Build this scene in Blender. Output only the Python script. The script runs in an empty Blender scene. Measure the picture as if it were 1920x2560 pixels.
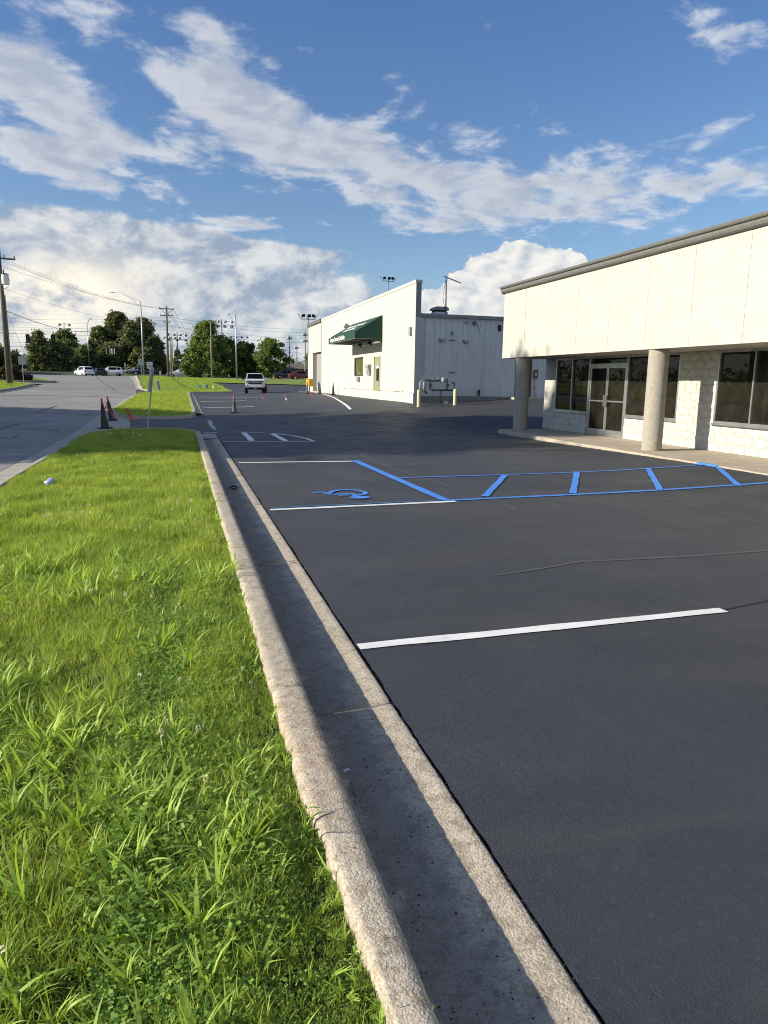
import bpy, bmesh, math, random
import numpy as np
from mathutils import Vector, Matrix
random.seed(7); rng = np.random.default_rng(7)
sc = bpy.context.scene
COL = sc.collection
RAD = math.radians

# ------------------------------------------------------------------ camera
CAMZ = 1.62; FPX = 1786.0
def _basis(p, yaw, roll):
    p, yaw, roll = map(RAD, (p, yaw, roll))
    F = np.array([math.sin(yaw)*math.cos(p), math.cos(yaw)*math.cos(p), -math.sin(p)])
    R = np.array([math.cos(yaw), -math.sin(yaw), 0.0]); U = np.cross(R, F)
    return F, R*math.cos(roll)+U*math.sin(roll), U*math.cos(roll)-R*math.sin(roll)
CF, CR, CU = _basis(10.34, 15.9, 0.89)
cam_d = bpy.data.cameras.new('camera'); cam = bpy.data.objects.new('camera', cam_d); COL.objects.link(cam)
cam.matrix_world = Matrix(((CR[0], CU[0], -CF[0], 0), (CR[1], CU[1], -CF[1], 0), (CR[2], CU[2], -CF[2], CAMZ), (0, 0, 0, 1)))
cam_d.sensor_fit = 'HORIZONTAL'; cam_d.sensor_width = 36.0; cam_d.lens = 36.0*FPX/1920.0
cam_d.clip_start = 0.05; cam_d.clip_end = 6000
sc.camera = cam

# ------------------------------------------------------------------ sun and exposure
SUN = Vector((1.0, -0.02, -0.43)).normalized()          # direction the light travels
sl = bpy.data.lights.new('sun', 'SUN'); sl.energy = 4.2; sl.angle = RAD(0.5); sl.color = (1.0, 0.90, 0.74)
so = bpy.data.objects.new('sun', sl); COL.objects.link(so)
so.rotation_euler = SUN.to_track_quat('-Z', 'Y').to_euler(); so.location = (-40, 0, 60)
sc.view_settings.view_transform = 'Standard'; sc.view_settings.look = 'None'
sc.view_settings.exposure = 0.85; sc.view_settings.gamma = 1.0; sc.view_settings.use_curve_mapping = False
try:
    sc.cycles.use_denoising = True; sc.cycles.pixel_filter_type = 'BLACKMAN_HARRIS'; sc.cycles.filter_width = 1.05; sc.cycles.max_bounces = 6; sc.cycles.transparent_max_bounces = 12
    sc.cycles.sample_clamp_indirect = 6.0
except Exception: pass

# ------------------------------------------------------------------ node helper
class NB:
    """tiny expression builder for math nodes"""
    def __init__(s, nt): s.nt = nt
    def n(s, t, **k):
        x = s.nt.nodes.new(t)
        for a, b in k.items(): setattr(x, a, b)
        return x
    def l(s, a, b): s.nt.links.new(a, b)
    def m(s, op, a, b=None, c=None, clamp=False):
        x = s.n('ShaderNodeMath', operation=op); x.use_clamp = clamp
        for i, v in enumerate((a, b, c)):
            if v is None: continue
            if isinstance(v, (int, float)): x.inputs[i].default_value = v
            else: s.l(v, x.inputs[i])
        return x.outputs[0]
    def vm(s, op, a, b=None, scale=None):
        x = s.n('ShaderNodeVectorMath', operation=op)
        for i, v in enumerate((a, b)):
            if v is None: continue
            if isinstance(v, (tuple, list)): x.inputs[i].default_value = v
            else: s.l(v, x.inputs[i])
        if scale is not None:
            if isinstance(scale, (int, float)): x.inputs['Scale'].default_value = scale
            else: s.l(scale, x.inputs['Scale'])
        return x.outputs[0]
    def noise(s, vec, scale, detail=4, rough=0.55, dist=0.0):
        x = s.n('ShaderNodeTexNoise'); x.inputs['Scale'].default_value = scale
        x.inputs['Detail'].default_value = detail; x.inputs['Roughness'].default_value = rough
        x.inputs['Distortion'].default_value = dist
        if vec is not None: s.l(vec, x.inputs['Vector'])
        return x.outputs['Fac']
    def vor(s, vec, scale, feature='F1', out='Distance'):
        x = s.n('ShaderNodeTexVoronoi', feature=feature); x.inputs['Scale'].default_value = scale
        if vec is not None: s.l(vec, x.inputs['Vector'])
        return x.outputs[out]
    def ramp(s, v, lo, hi, a=0.0, b=1.0):
        x = s.n('ShaderNodeMapRange', interpolation_type='SMOOTHSTEP')
        s.l(v, x.inputs['Value'])
        for k, q in (('From Min', lo), ('From Max', hi), ('To Min', a), ('To Max', b)): x.inputs[k].default_value = q
        return x.outputs[0]
    def mix(s, f, a, b, mode='MIX'):
        x = s.n('ShaderNodeMix', data_type='RGBA', blend_type=mode)
        for i, v in ((0, f), (6, a), (7, b)):
            if isinstance(v, (int, float)): x.inputs[i].default_value = v
            elif isinstance(v, (tuple, list)): x.inputs[i].default_value = (*v[:3], 1)
            else: s.l(v, x.inputs[i])
        return x.outputs[2]

# ------------------------------------------------------------------ sky
w = bpy.data.worlds.new('World'); sc.world = w; w.use_nodes = True
nt = w.node_tree; nt.nodes.clear(); B = NB(nt)
sky = B.n('ShaderNodeTexSky', sky_type='NISHITA'); sky.sun_disc = False
sky.sun_elevation = math.asin(-SUN.z); sky.sun_rotation = math.atan2(-SUN.x, -SUN.y)
sky.air_density = 1.0; sky.dust_density = 0.4; sky.ozone_density = 2.2; sky.altitude = 200
tc = B.n('ShaderNodeTexCoord'); D = tc.outputs['Generated']
sep = B.n('ShaderNodeSeparateXYZ'); B.l(D, sep.inputs[0]); dx, dy, dz = sep.outputs
az = B.m('MULTIPLY', B.m('ARCTAN2', dx, dy), 57.2958)
el = B.m('MULTIPLY', B.m('ARCSINE', B.m('MINIMUM', B.m('MAXIMUM', dz, -0.999), 0.999)), 57.2958)
def px_azel(x, y):
    d = CF*FPX + CR*(x-960) - CU*(y-1280); d = d/np.linalg.norm(d)
    return math.degrees(math.atan2(d[0], d[1])), math.degrees(math.asin(d[2]))
# flattened plane coordinates for the broken cloud layer
zc = B.m('ADD', B.m('MAXIMUM', dz, 0.0), 0.16)
comb = B.n('ShaderNodeCombineXYZ'); B.l(B.m('DIVIDE', dx, zc), comb.inputs[0]); B.l(B.m('DIVIDE', dy, zc), comb.inputs[1])
P = comb.outputs[0]
comb2 = B.n('ShaderNodeCombineXYZ'); B.l(B.m('MULTIPLY', az, 0.055), comb2.inputs[0]); B.l(B.m('MULTIPLY', el, 0.085), comb2.inputs[1])
Q = comb2.outputs[0]
def blob(px, py, rx, ry, ang, amp):
    a0, e0 = px_azel(px, py); k = 31.2; ca, sa = math.cos(RAD(ang)), math.sin(RAD(ang))
    u = B.m('MULTIPLY', B.m('SUBTRACT', az, a0), math.cos(RAD(e0))); v = B.m('SUBTRACT', el, e0)
    p = B.m('MULTIPLY', B.m('ADD', B.m('MULTIPLY', u, ca), B.m('MULTIPLY', v, sa)), k/rx)
    q = B.m('MULTIPLY', B.m('SUBTRACT', B.m('MULTIPLY', v, ca), B.m('MULTIPLY', u, sa)), k/ry)
    r2 = B.m('ADD', B.m('MULTIPLY', p, p), B.m('MULTIPLY', q, q))
    return B.m('MULTIPLY', B.m('EXPONENT', B.m('MULTIPLY', r2, -0.7)), amp)
def total(lst):
    t = None
    for a in lst:
        b = blob(*a); t = b if t is None else B.m('ADD', t, b)
    return t
# layer one: high broken cloud bands;  layer two: the bank near the horizon;  layer three: cumulus towers
L1 = total([(60, 130, 150, 105, -15, .95), (130, 270, 170, 100, -25, .9), (290, 375, 130, 60, -20, .75), (20, 390, 110, 45, 0, .7),
            (600, 190, 130, 55, -32, .95), (560, 300, 130, 75, -15, .85), (820, 360, 210, 95, -14, 1.1), (1120, 460, 300, 85, -6, 1.0),
            (1500, 430, 280, 62, 2, .9), (1850, 450, 190, 45, 8, .9), (1300, 525, 230, 38, 3, .65), (530, 70, 90, 26, -12, .7),
            (830, 160, 60, 22, -15, .65), (1010, 215, 75, 24, -40, .75), (1800, 60, 100, 50, -30, .75), (1570, 195, 60, 22, 0, .5),
            (130, 10, 130, 16, 0, .5), (420, 215, 55, 25, -35, .6), (240, 455, 100, 28, -12, .8), (620, 345, 120, 35, -30, .4), (510, 548, 60, 22, 0, .95), (655, 566, 75, 16, -4, .95)])
L2 = total([(120, 640, 280, 78, -4, 1.0), (430, 690, 240, 85, -8, .9), (200, 830, 400, 85, 0, .95), (760, 645, 180, 20, 5, .95),
            (820, 725, 130, 42, -5, .9), (640, 770, 180, 60, 0, .75), (560, 600, 130, 20, -6, .6), (300, 570, 300, 20, -4, .55), (900, 890, 500, 36, 0, .7)])
L3 = total([(1230, 720, 95, 75, 0, 1.05), (1300, 700, 60, 65, 0, .7), (1170, 790, 70, 50, 0, .7), (1400, 680, 56, 44, 0, 1.25), (1080, 760, 60, 30, 0, .75), (865, 715, 50, 22, 0, .7),
            (1300, 860, 260, 60, 0, .6)])
# beyond the picture unseen broken cloud carries on, thickened to lift and whiten the fill
insx = B.ramp(B.m('ABSOLUTE', B.m('SUBTRACT', az, 15.9)), 30, 42); insy = B.ramp(el, 30, 40)
outside = B.m('MAXIMUM', insx, insy)
low = B.ramp(B.noise(P, 0.55, 2, .5), .40, .56, 0.1, 1.1)
L1 = B.m('ADD', L1, B.m('MULTIPLY', low, outside))
lowq = B.m('MULTIPLY', B.ramp(el, 26, 8, 0, .75), insx)
L2 = B.m('ADD', L2, lowq)
def dens(bias, vec, scale, lo, hi, k=1.3, detail=11, off=None, dist=0.25, base=0.36):
    v = vec if off is None else B.vm('ADD', vec, off)
    return B.m('ADD', B.m('MULTIPLY', bias, base), B.m('MULTIPLY', B.noise(v, scale, detail, .6, dist), k))
d1 = dens(L1, P, 4.2, 0, 0, k=1.75, base=.34); a1 = B.ramp(d1, 1.10, 1.47)
d1o = dens(L1, P, 4.2, 0, 0, k=1.75, base=.34, off=(-0.045, 0.028, 0)); lit1 = B.ramp(B.m('SUBTRACT', d1, d1o), -.18, .18)
fine1 = B.noise(P, 7.0, 6, .6)
d2 = dens(L2, Q, 3.0, 0, 0, base=.50); a2 = B.ramp(d2, .93, 1.16)
d2o = dens(L2, Q, 3.0, 0, 0, off=(-0.06, 0.09, 0), base=.50); lit2 = B.ramp(B.m('SUBTRACT', d2, d2o), -.16, .16)
def d3f(off):
    q_ = Q if off is None else B.vm('ADD', Q, off)
    wq = B.vm('ADD', q_, B.vm('SCALE', (lambda x: (B.l(q_, x.inputs['Vector']), setattr(x.inputs['Scale'], 'default_value', 9.0), x.outputs['Color'])[2])(B.n('ShaderNodeTexNoise')), scale=.05))
    h = B.m('ADD', B.m('MULTIPLY', B.vor(wq, 8.0, 'SMOOTH_F1'), .30), B.m('ADD', B.m('MULTIPLY', B.vor(wq, 19.0, 'SMOOTH_F1'), .15), B.m('MULTIPLY', B.vor(wq, 45.0), .05)))
    return B.m('SUBTRACT', B.m('ADD', B.m('MULTIPLY', L3, .62), B.m('MULTIPLY', B.noise(q_, 5.0, 8, .55), .22)), h)
d3 = d3f(None); a3 = B.ramp(d3, .20, .24)
d3o = d3f((-0.03, 0.03, 0)); lit3 = B.ramp(B.m('SUBTRACT', d3, d3o), -.22, .14)
vorc = B.ramp(B.vor(Q, 22.0, 'SMOOTH_F1'), .1, .6)
c1 = B.mix(B.m('MULTIPLY', B.m('ADD', lit1, B.m('MULTIPLY', fine1, .6)), .66, clamp=True), (.40, .47, .60), (.98, .98, .97))
thick = B.ramp(d1, 1.22, 1.5); c1 = B.mix(B.m('MULTIPLY', thick, .55), c1, (.42, .46, .55))
c2 = B.mix(lit2, (.34, .43, .57), (.84, .85, .86)); patch = B.m('MULTIPLY', B.ramp(B.noise(Q, 5.0, 7, .6, .5), .52, .72), lit2)
glow = B.m('MINIMUM', B.m('ADD', B.m('MULTIPLY', patch, .45), B.m('MULTIPLY', blob(140, 745, 150, 60, 12, 1.3), B.ramp(d2, 1.05, 1.35))), 1.0)
c2 = B.mix(B.m('MULTIPLY', glow, .85), c2, (1.35, 1.2, .96))
c3 = B.mix(lit3, (.50, .58, .70), (1.12, 1.08, 1.0)); c3 = B.mix(B.ramp(B.noise(Q, 4.5, 5, .5), .45, .75, 0, .5), c3, (.60, .67, .78))
lp = B.n('ShaderNodeBackground'); B.l(B.mix(1.0, sky.outputs[0], B.mix(B.ramp(el, 2, 34), (.74, .78, .84), (.58, .76, 1.0)), 'MULTIPLY'), lp.inputs[0]); lp.inputs[1].default_value = .085
prev = lp.outputs[0]
for a, c, s_, mx in ((a3, c3, .50, .97), (a2, c2, .52, .93), (a1, c1, .56, .88)):
    bg = B.n('ShaderNodeBackground'); B.l(c, bg.inputs[0]); bg.inputs[1].default_value = s_
    ms = B.n('ShaderNodeMixShader'); B.l(B.m('MULTIPLY', a, mx), ms.inputs[0]); B.l(prev, ms.inputs[1]); B.l(bg.outputs[0], ms.inputs[2]); prev = ms.outputs[0]
wo = B.n('ShaderNodeOutputWorld'); B.l(prev, wo.inputs[0])
try: w.cycles.sampling_method = 'MANUAL'; w.cycles.sample_map_resolution = 512
except Exception: pass

# ------------------------------------------------------------------ pixel rays of the photograph, used only to find real positions
def _ray(x, y): return CF*FPX + CR*(x-960) - CU*(y-1280)
def at_z(x, y, z=0.0):
    d = _ray(x, y); return Vector(d*((z-CAMZ)/d[2])) + Vector((0, 0, CAMZ))
def at_x(x, y, X):
    d = _ray(x, y); return Vector(d*(X/d[0])) + Vector((0, 0, CAMZ))
def at_y(x, y, Y):
    d = _ray(x, y); return Vector(d*(Y/d[1])) + Vector((0, 0, CAMZ))
def at_d(x, y, dep): return Vector(_ray(x, y)/FPX*dep) + Vector((0, 0, CAMZ))

# ------------------------------------------------------------------ terrain height
CP = [(x, y, 0.0) for x in (-8, -3, 1, 4, 8) for y in (-25, -8, 4, 12, 20)]
CP += [(10.2, 5, .05), (10.2, 12, .06), (10.2, 15, .03), (10.2, 21.5, -.03), (16, -20, .05), (16, 0, .05), (16, 21, .0), (5, 28, -.05), (9, 27, .1), (0, 28, -.02), (-3, 28, -.02), (-15, 5, 0),
       (-15, -20, 0), (-15, 25, .1), (3, 36, -.1), (-3, 37, .05), (-9, 43, .3), (-30, 10, .3), (-30, 45, .6), (30, -20, .1), (30, 20, .3)]
for px_, py_, m_ in [(58, 959, 26), (18, 963, 28), (211, 941, 14), (360, 941, 15.5), (421, 944, 14.8), (592, 951, 16), (637, 983, 25), (770, 981, 29.4), (1035, 1008, 50), (1205, 1008, 50),
                     (1330, 1000, 50), (390, 978, 24), (640, 961, 18), (600, 946, 13.5), (770, 966, 20), (770, 951, 14.5), (130, 1010, 44), (300, 962, 22), (900, 990, 37)]:
    CP.append(tuple(at_d(px_, py_, FPX/m_)))
CP += [(-22, 150, 2.5), (-45, 150, 2.6), (-2, 150, 2.0), (-80, 200, 2.4), (0, 260, 2.4), (100, 260, 2.4), (-100, 100, 1.5), (60, 120, 1.8), (50, 60, 1.0), (-60, 60, .9), (250, 300, 2.5), (-250, 300, 2.5), (250, -100, .5), (-250, -100, .5), (0, 600, 3),
       (300, 60, 1), (-300, 60, 1)]
CPA = np.array(CP)
def _phi(r): r = np.maximum(r, 1e-6); return r**2*np.log(r)
_n = len(CPA); _A = _phi(np.linalg.norm(CPA[:, None, :2]-CPA[None, :, :2], axis=2)/50)+np.eye(_n)*.0003
_P = np.c_[np.ones(_n), CPA[:, :2]/50]
_W = np.linalg.solve(np.block([[_A, _P], [_P.T, np.zeros((3, 3))]]), np.r_[CPA[:, 2], 0, 0, 0])
def Hn(x, y):
    x = np.atleast_1d(np.asarray(x, float)); y = np.atleast_1d(np.asarray(y, float)); out = np.empty(len(x))
    for i in range(0, len(x), 20000):
        a, b = x[i:i+20000], y[i:i+20000]
        r = np.hypot(a[:, None]-CPA[None, :, 0], b[:, None]-CPA[None, :, 1])/50
        out[i:i+20000] = _phi(r)@_W[:-3]+_W[-3]+_W[-2]*a/50+_W[-1]*b/50
    far = np.hypot(x, y); t = np.clip((far-240)/200, 0, 1)
    return out*(1-t)+2.6*t
def Hs(x, y): return float(Hn(x, y)[0])
def un(px, py, off=0.0, tmax=260):
    d = _ray(px, py); d = d/math.hypot(d[0], d[1]); t = np.linspace(1, tmax, 6000); Pt = np.outer(t, d)
    z = Pt[:, 2]+CAMZ-Hn(Pt[:, 0], Pt[:, 1])-off; i = int(np.argmax(z < 0))
    if z[i] >= 0: i = len(t)-1
    return Vector((Pt[i, 0], Pt[i, 1], Hs(Pt[i, 0], Pt[i, 1])+off))

# ------------------------------------------------------------------ materials
M = {}
def mat(name, col, rough=.7, col2=None, scale=3.0, lo=.35, hi=.65, bump=0.0, bscale=60.0, metallic=0.0, spec=.4, world=False, fine=0.0, fscale=200.0, coat=0.0, bdist=.01, detail=5):
    m = bpy.data.materials.new(name); m.use_nodes = True; nt = m.node_tree; nt.nodes.clear(); b = NB(nt)
    out = b.n('ShaderNodeOutputMaterial'); p = b.n('ShaderNodeBsdfPrincipled'); b.l(p.outputs[0], out.inputs[0])
    if world: v = b.n('ShaderNodeNewGeometry').outputs['Position']
    else: v = b.n('ShaderNodeTexCoord').outputs['Object']
    if col2 is None: col2 = tuple(c*.8 for c in col)
    c = b.mix(b.ramp(b.noise(v, scale, detail, .6), lo, hi), col2, col)
    if fine > 0:
        c = b.mix(b.m('MULTIPLY', b.ramp(b.noise(v, fscale, 3, .6), .45, .62), fine), c, tuple(min(1, q*1.8+.02) for q in col))
    b.l(c, p.inputs['Base Color'])
    p.inputs['Roughness'].default_value = rough; p.inputs['Metallic'].default_value = metallic
    p.inputs['Specular IOR Level'].default_value = spec
    if coat: p.inputs['Coat Weight'].default_value = coat; p.inputs['Coat Roughness'].default_value = .08
    if bump > 0:
        bn = b.n('ShaderNodeBump'); bn.inputs['Strength'].default_value = bump; bn.inputs['Distance'].default_value = bdist
        b.l(b.noise(v, bscale, 6, .65), bn.inputs['Height']); b.l(bn.outputs[0], p.inputs['Normal'])
    M[name] = m; return m
def edit(name):
    m = M[name]; b = NB(m.node_tree); p = next(n for n in m.node_tree.nodes if n.type == 'BSDF_PRINCIPLED'); return m, b, p

# sealed asphalt of the parking lot
def asphalt(name, c_lo, c_hi, stain, rough, agg, gl, agl=.5):
    m = bpy.data.materials.new(name); m.use_nodes = True; nt = m.node_tree; nt.nodes.clear(); b = NB(nt)
    out = b.n('ShaderNodeOutputMaterial'); p = b.n('ShaderNodeBsdfPrincipled'); b.l(p.outputs[0], out.inputs[0])
    v = b.n('ShaderNodeNewGeometry').outputs['Position']
    sx = b.n('ShaderNodeMapping'); sx.inputs['Scale'].default_value = (.35, 1.5, 1); b.l(v, sx.inputs[0]); vs = sx.outputs[0]
    c = b.mix(b.ramp(b.noise(v, .35, 5, .6, .6), .35, .68), c_lo, c_hi); c = b.mix(b.m('MULTIPLY', b.ramp(b.noise(v, .13, 3, .5), .42, .62), .7), c, (c_hi[0]*1.12, c_hi[0]*1.08, c_hi[0]*1.05))
    c = b.mix(b.m('MULTIPLY', b.ramp(b.noise(vs, .9, 6, .62, .4), .48, .75), .75), c, stain); c = b.mix(b.m('MULTIPLY', b.ramp(b.noise(v, 38, 4, .7), .50, .68), .45), c, tuple(q*1.55 for q in c_hi)); c = b.mix(b.m('MULTIPLY', b.ramp(b.noise(v, 17, 5, .7), .54, .70), .35), c, tuple(q*.55 for q in c_lo))
    c = b.mix(b.m('MULTIPLY', b.ramp(b.noise(v, 5.0, 5, .6), .5, .8), .35), c, stain)
    g = b.vor(v, agg); cc = b.ramp(g, .0, .28, 1, 0)
    sp = b.m('MULTIPLY', b.m('GREATER_THAN', b.noise(v, agg*.55, 2, .5), .60), cc)
    c = b.mix(b.m('MULTIPLY', sp, agl), c, gl); b.l(c, p.inputs['Base Color'])
    b.l(b.ramp(b.noise(v, 1.2, 4, .6), .3, .7, rough-.06, rough+.1), p.inputs['Roughness']); p.inputs['Specular IOR Level'].default_value = .35
    bn = b.n('ShaderNodeBump'); bn.inputs['Strength'].default_value = .6; bn.inputs['Distance'].default_value = .0035
    h = b.m('ADD', b.m('MULTIPLY', g, .8), b.noise(v, 260, 3, .6)); b.l(h, bn.inputs['Height']); b.l(bn.outputs[0], p.inputs['Normal'])
    M[name] = m; return m
asphalt('sealed_asphalt', (.032, .037, .047), (.046, .051, .062), (.070, .070, .072), .62, 115.0, (.26, .27, .29), .5)
asphalt('street_asphalt', (.20, .195, .18), (.25, .243, .225), (.29, .28, .26), .8, 110.0, (.30, .29, .27), .5)
asphalt('old_asphalt', (.060, .060, .062), (.085, .085, .085), (.11, .11, .11), .8, 110.0, (.2, .2, .2), .4)
# concrete with exposed aggregate
def concrete(name, c1, c2, dirt, agg=95.0, pebble=.5, bump=.6, rust=True, dist=.004):
    m = bpy.data.materials.new(name); m.use_nodes = True; nt = m.node_tree; nt.nodes.clear(); b = NB(nt)
    out = b.n('ShaderNodeOutputMaterial'); p = b.n('ShaderNodeBsdfPrincipled'); b.l(p.outputs[0], out.inputs[0])
    v = b.n('ShaderNodeNewGeometry').outputs['Position']
    c = b.mix(b.ramp(b.noise(v, 2.2, 6, .6), .35, .68), c1, c2)
    cell = b.n('ShaderNodeTexVoronoi'); cell.inputs['Scale'].default_value = agg; dn = b.n('ShaderNodeTexNoise'); dn.inputs['Scale'].default_value = agg*.6; dn.inputs['Detail'].default_value = 3; b.l(v, dn.inputs['Vector']); b.l(b.vm('ADD', v, b.vm('SCALE', dn.outputs['Color'], scale=1.1/agg)), cell.inputs['Vector'])
    sc_ = b.n('ShaderNodeSeparateColor'); b.l(cell.outputs['Color'], sc_.inputs[0])
    c = b.mix(b.m('MULTIPLY', b.ramp(sc_.outputs[0], .2, .95), pebble), c, (.62, .56, .47))
    c = b.mix(b.m('MULTIPLY', b.ramp(sc_.outputs[1], .62, 1.0), pebble*.9), c, (.10, .095, .085))
    edge = b.ramp(cell.outputs['Distance'], .35, .65); c = b.mix(b.m('MULTIPLY', edge, pebble*.35), c, dirt); c = b.mix(b.m('MULTIPLY', b.ramp(b.noise(v, agg*2.2, 4, .7), .52, .66), .45), c, dirt)
    c = b.mix(b.m('MULTIPLY', b.ramp(b.noise(v, 1.1, 6, .7), .55, .8), .5), c, dirt); c = b.mix(b.m('MULTIPLY', b.ramp(b.noise(v, 13, 6, .75), .48, .64), .62), c, dirt)
    if rust: c = b.mix(b.m('MULTIPLY', b.ramp(b.noise(v, .55, 5, .7, 1.0), .62, .75), .55), c, (.30, .14, .08))
    b.l(c, p.inputs['Base Color']); p.inputs['Roughness'].default_value = .85; p.inputs['Specular IOR Level'].default_value = .25
    bn = b.n('ShaderNodeBump'); bn.inputs['Strength'].default_value = bump; bn.inputs['Distance'].default_value = dist
    b.l(b.m('ADD', b.m('MULTIPLY', cell.outputs['Distance'], -.8), b.noise(v, 45, 5, .65)), bn.inputs['Height']); b.l(bn.outputs[0], p.inputs['Normal'])
    M[name] = m; return m
concrete('kerb_concrete', (.40, .35, .275), (.53, .47, .37), (.20, .165, .125), agg=130)
def gutter_shade_grime():  # grime tone that also deepens the kerb's cast shade, painted by position
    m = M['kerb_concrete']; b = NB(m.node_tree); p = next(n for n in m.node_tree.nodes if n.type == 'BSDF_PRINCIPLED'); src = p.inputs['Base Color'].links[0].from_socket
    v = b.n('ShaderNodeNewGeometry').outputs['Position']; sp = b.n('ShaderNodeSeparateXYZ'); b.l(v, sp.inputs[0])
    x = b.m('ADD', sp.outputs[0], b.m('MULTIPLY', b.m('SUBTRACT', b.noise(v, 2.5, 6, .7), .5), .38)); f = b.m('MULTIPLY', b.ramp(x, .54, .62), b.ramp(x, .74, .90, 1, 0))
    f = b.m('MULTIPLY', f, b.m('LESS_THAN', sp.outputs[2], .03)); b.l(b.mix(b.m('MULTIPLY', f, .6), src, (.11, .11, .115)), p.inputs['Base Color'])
gutter_shade_grime()
def kerb_rust():
    m = M['kerb_concrete']; b = NB(m.node_tree); p = next(n for n in m.node_tree.nodes if n.type == 'BSDF_PRINCIPLED'); src = p.inputs['Base Color'].links[0].from_socket
    v = b.n('ShaderNodeNewGeometry').outputs['Position']; sp = b.n('ShaderNodeSeparateXYZ'); b.l(v, sp.inputs[0])
    f = b.m('MULTIPLY', b.ramp(b.m('ABSOLUTE', b.m('SUBTRACT', sp.outputs[1], 2.75)), .05, .75, 1, 0), b.ramp(b.noise(v, 14, 7, .8), .46, .60)); f = b.m('MULTIPLY', f, b.ramp(sp.outputs[2], .08, .12))
    b.l(b.mix(b.m('MULTIPLY', f, .5), src, (.30, .14, .07)), p.inputs['Base Color'])
kerb_rust()
concrete('gutter_concrete', (.36, .34, .29), (.46, .42, .35), (.19, .17, .14), agg=80, rust=False)
concrete('pale_concrete', (.36, .34, .29), (.47, .44, .37), (.26, .23, .18), agg=140, pebble=.18, bump=.3)
concrete('walk_concrete', (.38, .33, .26), (.48, .42, .33), (.27, .23, .18), agg=160, pebble=.1, bump=.25, rust=False)
concrete('stained_concrete', (.22, .21, .19), (.33, .31, .28), (.10, .09, .08), agg=90, pebble=.2, bump=.3)
mat('dark_joint', (.012, .012, .013), .9); mat('soil', (.035, .028, .018), .95, scale=8)
mat('lawn_ground', (.040, .055, .016), .95, (.022, .026, .010), scale=6, bump=.5, bscale=40, world=True, bdist=.03)
mat('far_grass', (.20, .26, .045), .95, (.13, .18, .035), scale=1.2, bump=.6, bscale=18, world=True, bdist=.06)
mat('field_grass', (.070, .105, .028), .95, (.045, .075, .02), scale=.2, world=True)
def paint(name, col, wear, under):
    m = bpy.data.materials.new(name); m.use_nodes = True; nt = m.node_tree; nt.nodes.clear(); b = NB(nt)
    out = b.n('ShaderNodeOutputMaterial'); p = b.n('ShaderNodeBsdfPrincipled'); b.l(p.outputs[0], out.inputs[0])
    v = b.n('ShaderNodeNewGeometry').outputs['Position']
    f = b.m('MULTIPLY', b.m('MAXIMUM', b.ramp(b.noise(v, 130, 3, .7), .58, .70), b.m('MULTIPLY', b.ramp(b.noise(v, 7, 6, .75), .56, .72), .55)), wear)
    c = b.mix(b.ramp(b.noise(v, 3, 5, .6), .3, .7), tuple(q*.86 for q in col), col)
    b.l(b.mix(f, c, under), p.inputs['Base Color']); p.inputs['Roughness'].default_value = .6; p.inputs['Specular IOR Level'].default_value = .3
    bn = b.n('ShaderNodeBump'); bn.inputs['Strength'].default_value = .5; bn.inputs['Distance'].default_value = .003
    b.l(b.noise(v, 160, 4, .6), bn.inputs['Height']); b.l(bn.outputs[0], p.inputs['Normal']); M[name] = m
paint('white_line', (.80, .80, .80), .5, (.05, .05, .055)); paint('blue_line', (.065, .25, .74), .35, (.04, .045, .055))
paint('old_white_line', (.55, .56, .58), .9, (.05, .05, .055)); paint('thin_blue_line', (.04, .17, .36), .9, (.04, .045, .055))
paint('orange_mark', (.65, .09, .05), .7, (.05, .05, .055)); paint('crack_line', (.092, .091, .09), .6, (.045, .046, .05)); paint('dark_crack', (.018, .018, .02), .3, (.05, .05, .05))
mat('stucco', (.495, .49, .425), .85, (.45, .445, .385), scale=2.2, bump=.5, bscale=22, spec=.2, bdist=.012, fine=.12, fscale=9)
mat('stucco_wall', (.53, .54, .455), .85, (.50, .51, .43), scale=.8, bump=.25, bscale=18, spec=.2)
mat('trim_gray', (.155, .155, .145), .8, (.125, .125, .115), scale=14, bump=.35, bscale=70, spec=.3)
mat('column_stucco', (.42, .395, .335), .9, (.36, .335, .285), scale=12, bump=1.0, bscale=70, spec=.15, bdist=.02)
mat('block_white', (.56, .56, .50), .85, (.48, .475, .42), scale=9, bump=.8, bscale=30, spec=.2, bdist=.02)
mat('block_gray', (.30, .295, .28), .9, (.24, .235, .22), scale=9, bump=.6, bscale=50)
mat('mortar', (.50, .485, .43), .9); mat('aluminium', (.60, .60, .59), .35, metallic=.85); mat('white_frame', (.70, .70, .68), .45)
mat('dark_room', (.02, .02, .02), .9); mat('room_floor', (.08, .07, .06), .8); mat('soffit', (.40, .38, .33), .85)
mat('galvanised', (.42, .44, .45), .45, (.34, .36, .37), scale=5, metallic=.7); mat('sign_back', (.50, .51, .52), .5, metallic=.5)
mat('metal_panel', (.72, .70, .66), .5, (.66, .645, .61), scale=1.5, spec=.4); mat('metal_trim', (.30, .31, .31), .5); mat('white_pipe', (.72, .72, .70), .5)
mat('awning_green', (.010, .055, .040), .75, (.008, .042, .031), scale=6, bump=.1, bscale=30); mat('awning_under', (.015, .02, .018), .9); mat('letter_white', (.80, .80, .78), .7)
mat('door_green', (.27, .30, .16), .6, (.22, .25, .13), scale=6); mat('bronze', (.06, .048, .032), .5); mat('brown_door', (.12, .085, .045), .6)
mat('bollard_yellow', (.68, .62, .36), .6, (.55, .50, .30), scale=9); mat('pipe_gray', (.16, .17, .18), .5, metallic=.4); mat('rust', (.22, .10, .045), .8)
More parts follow.
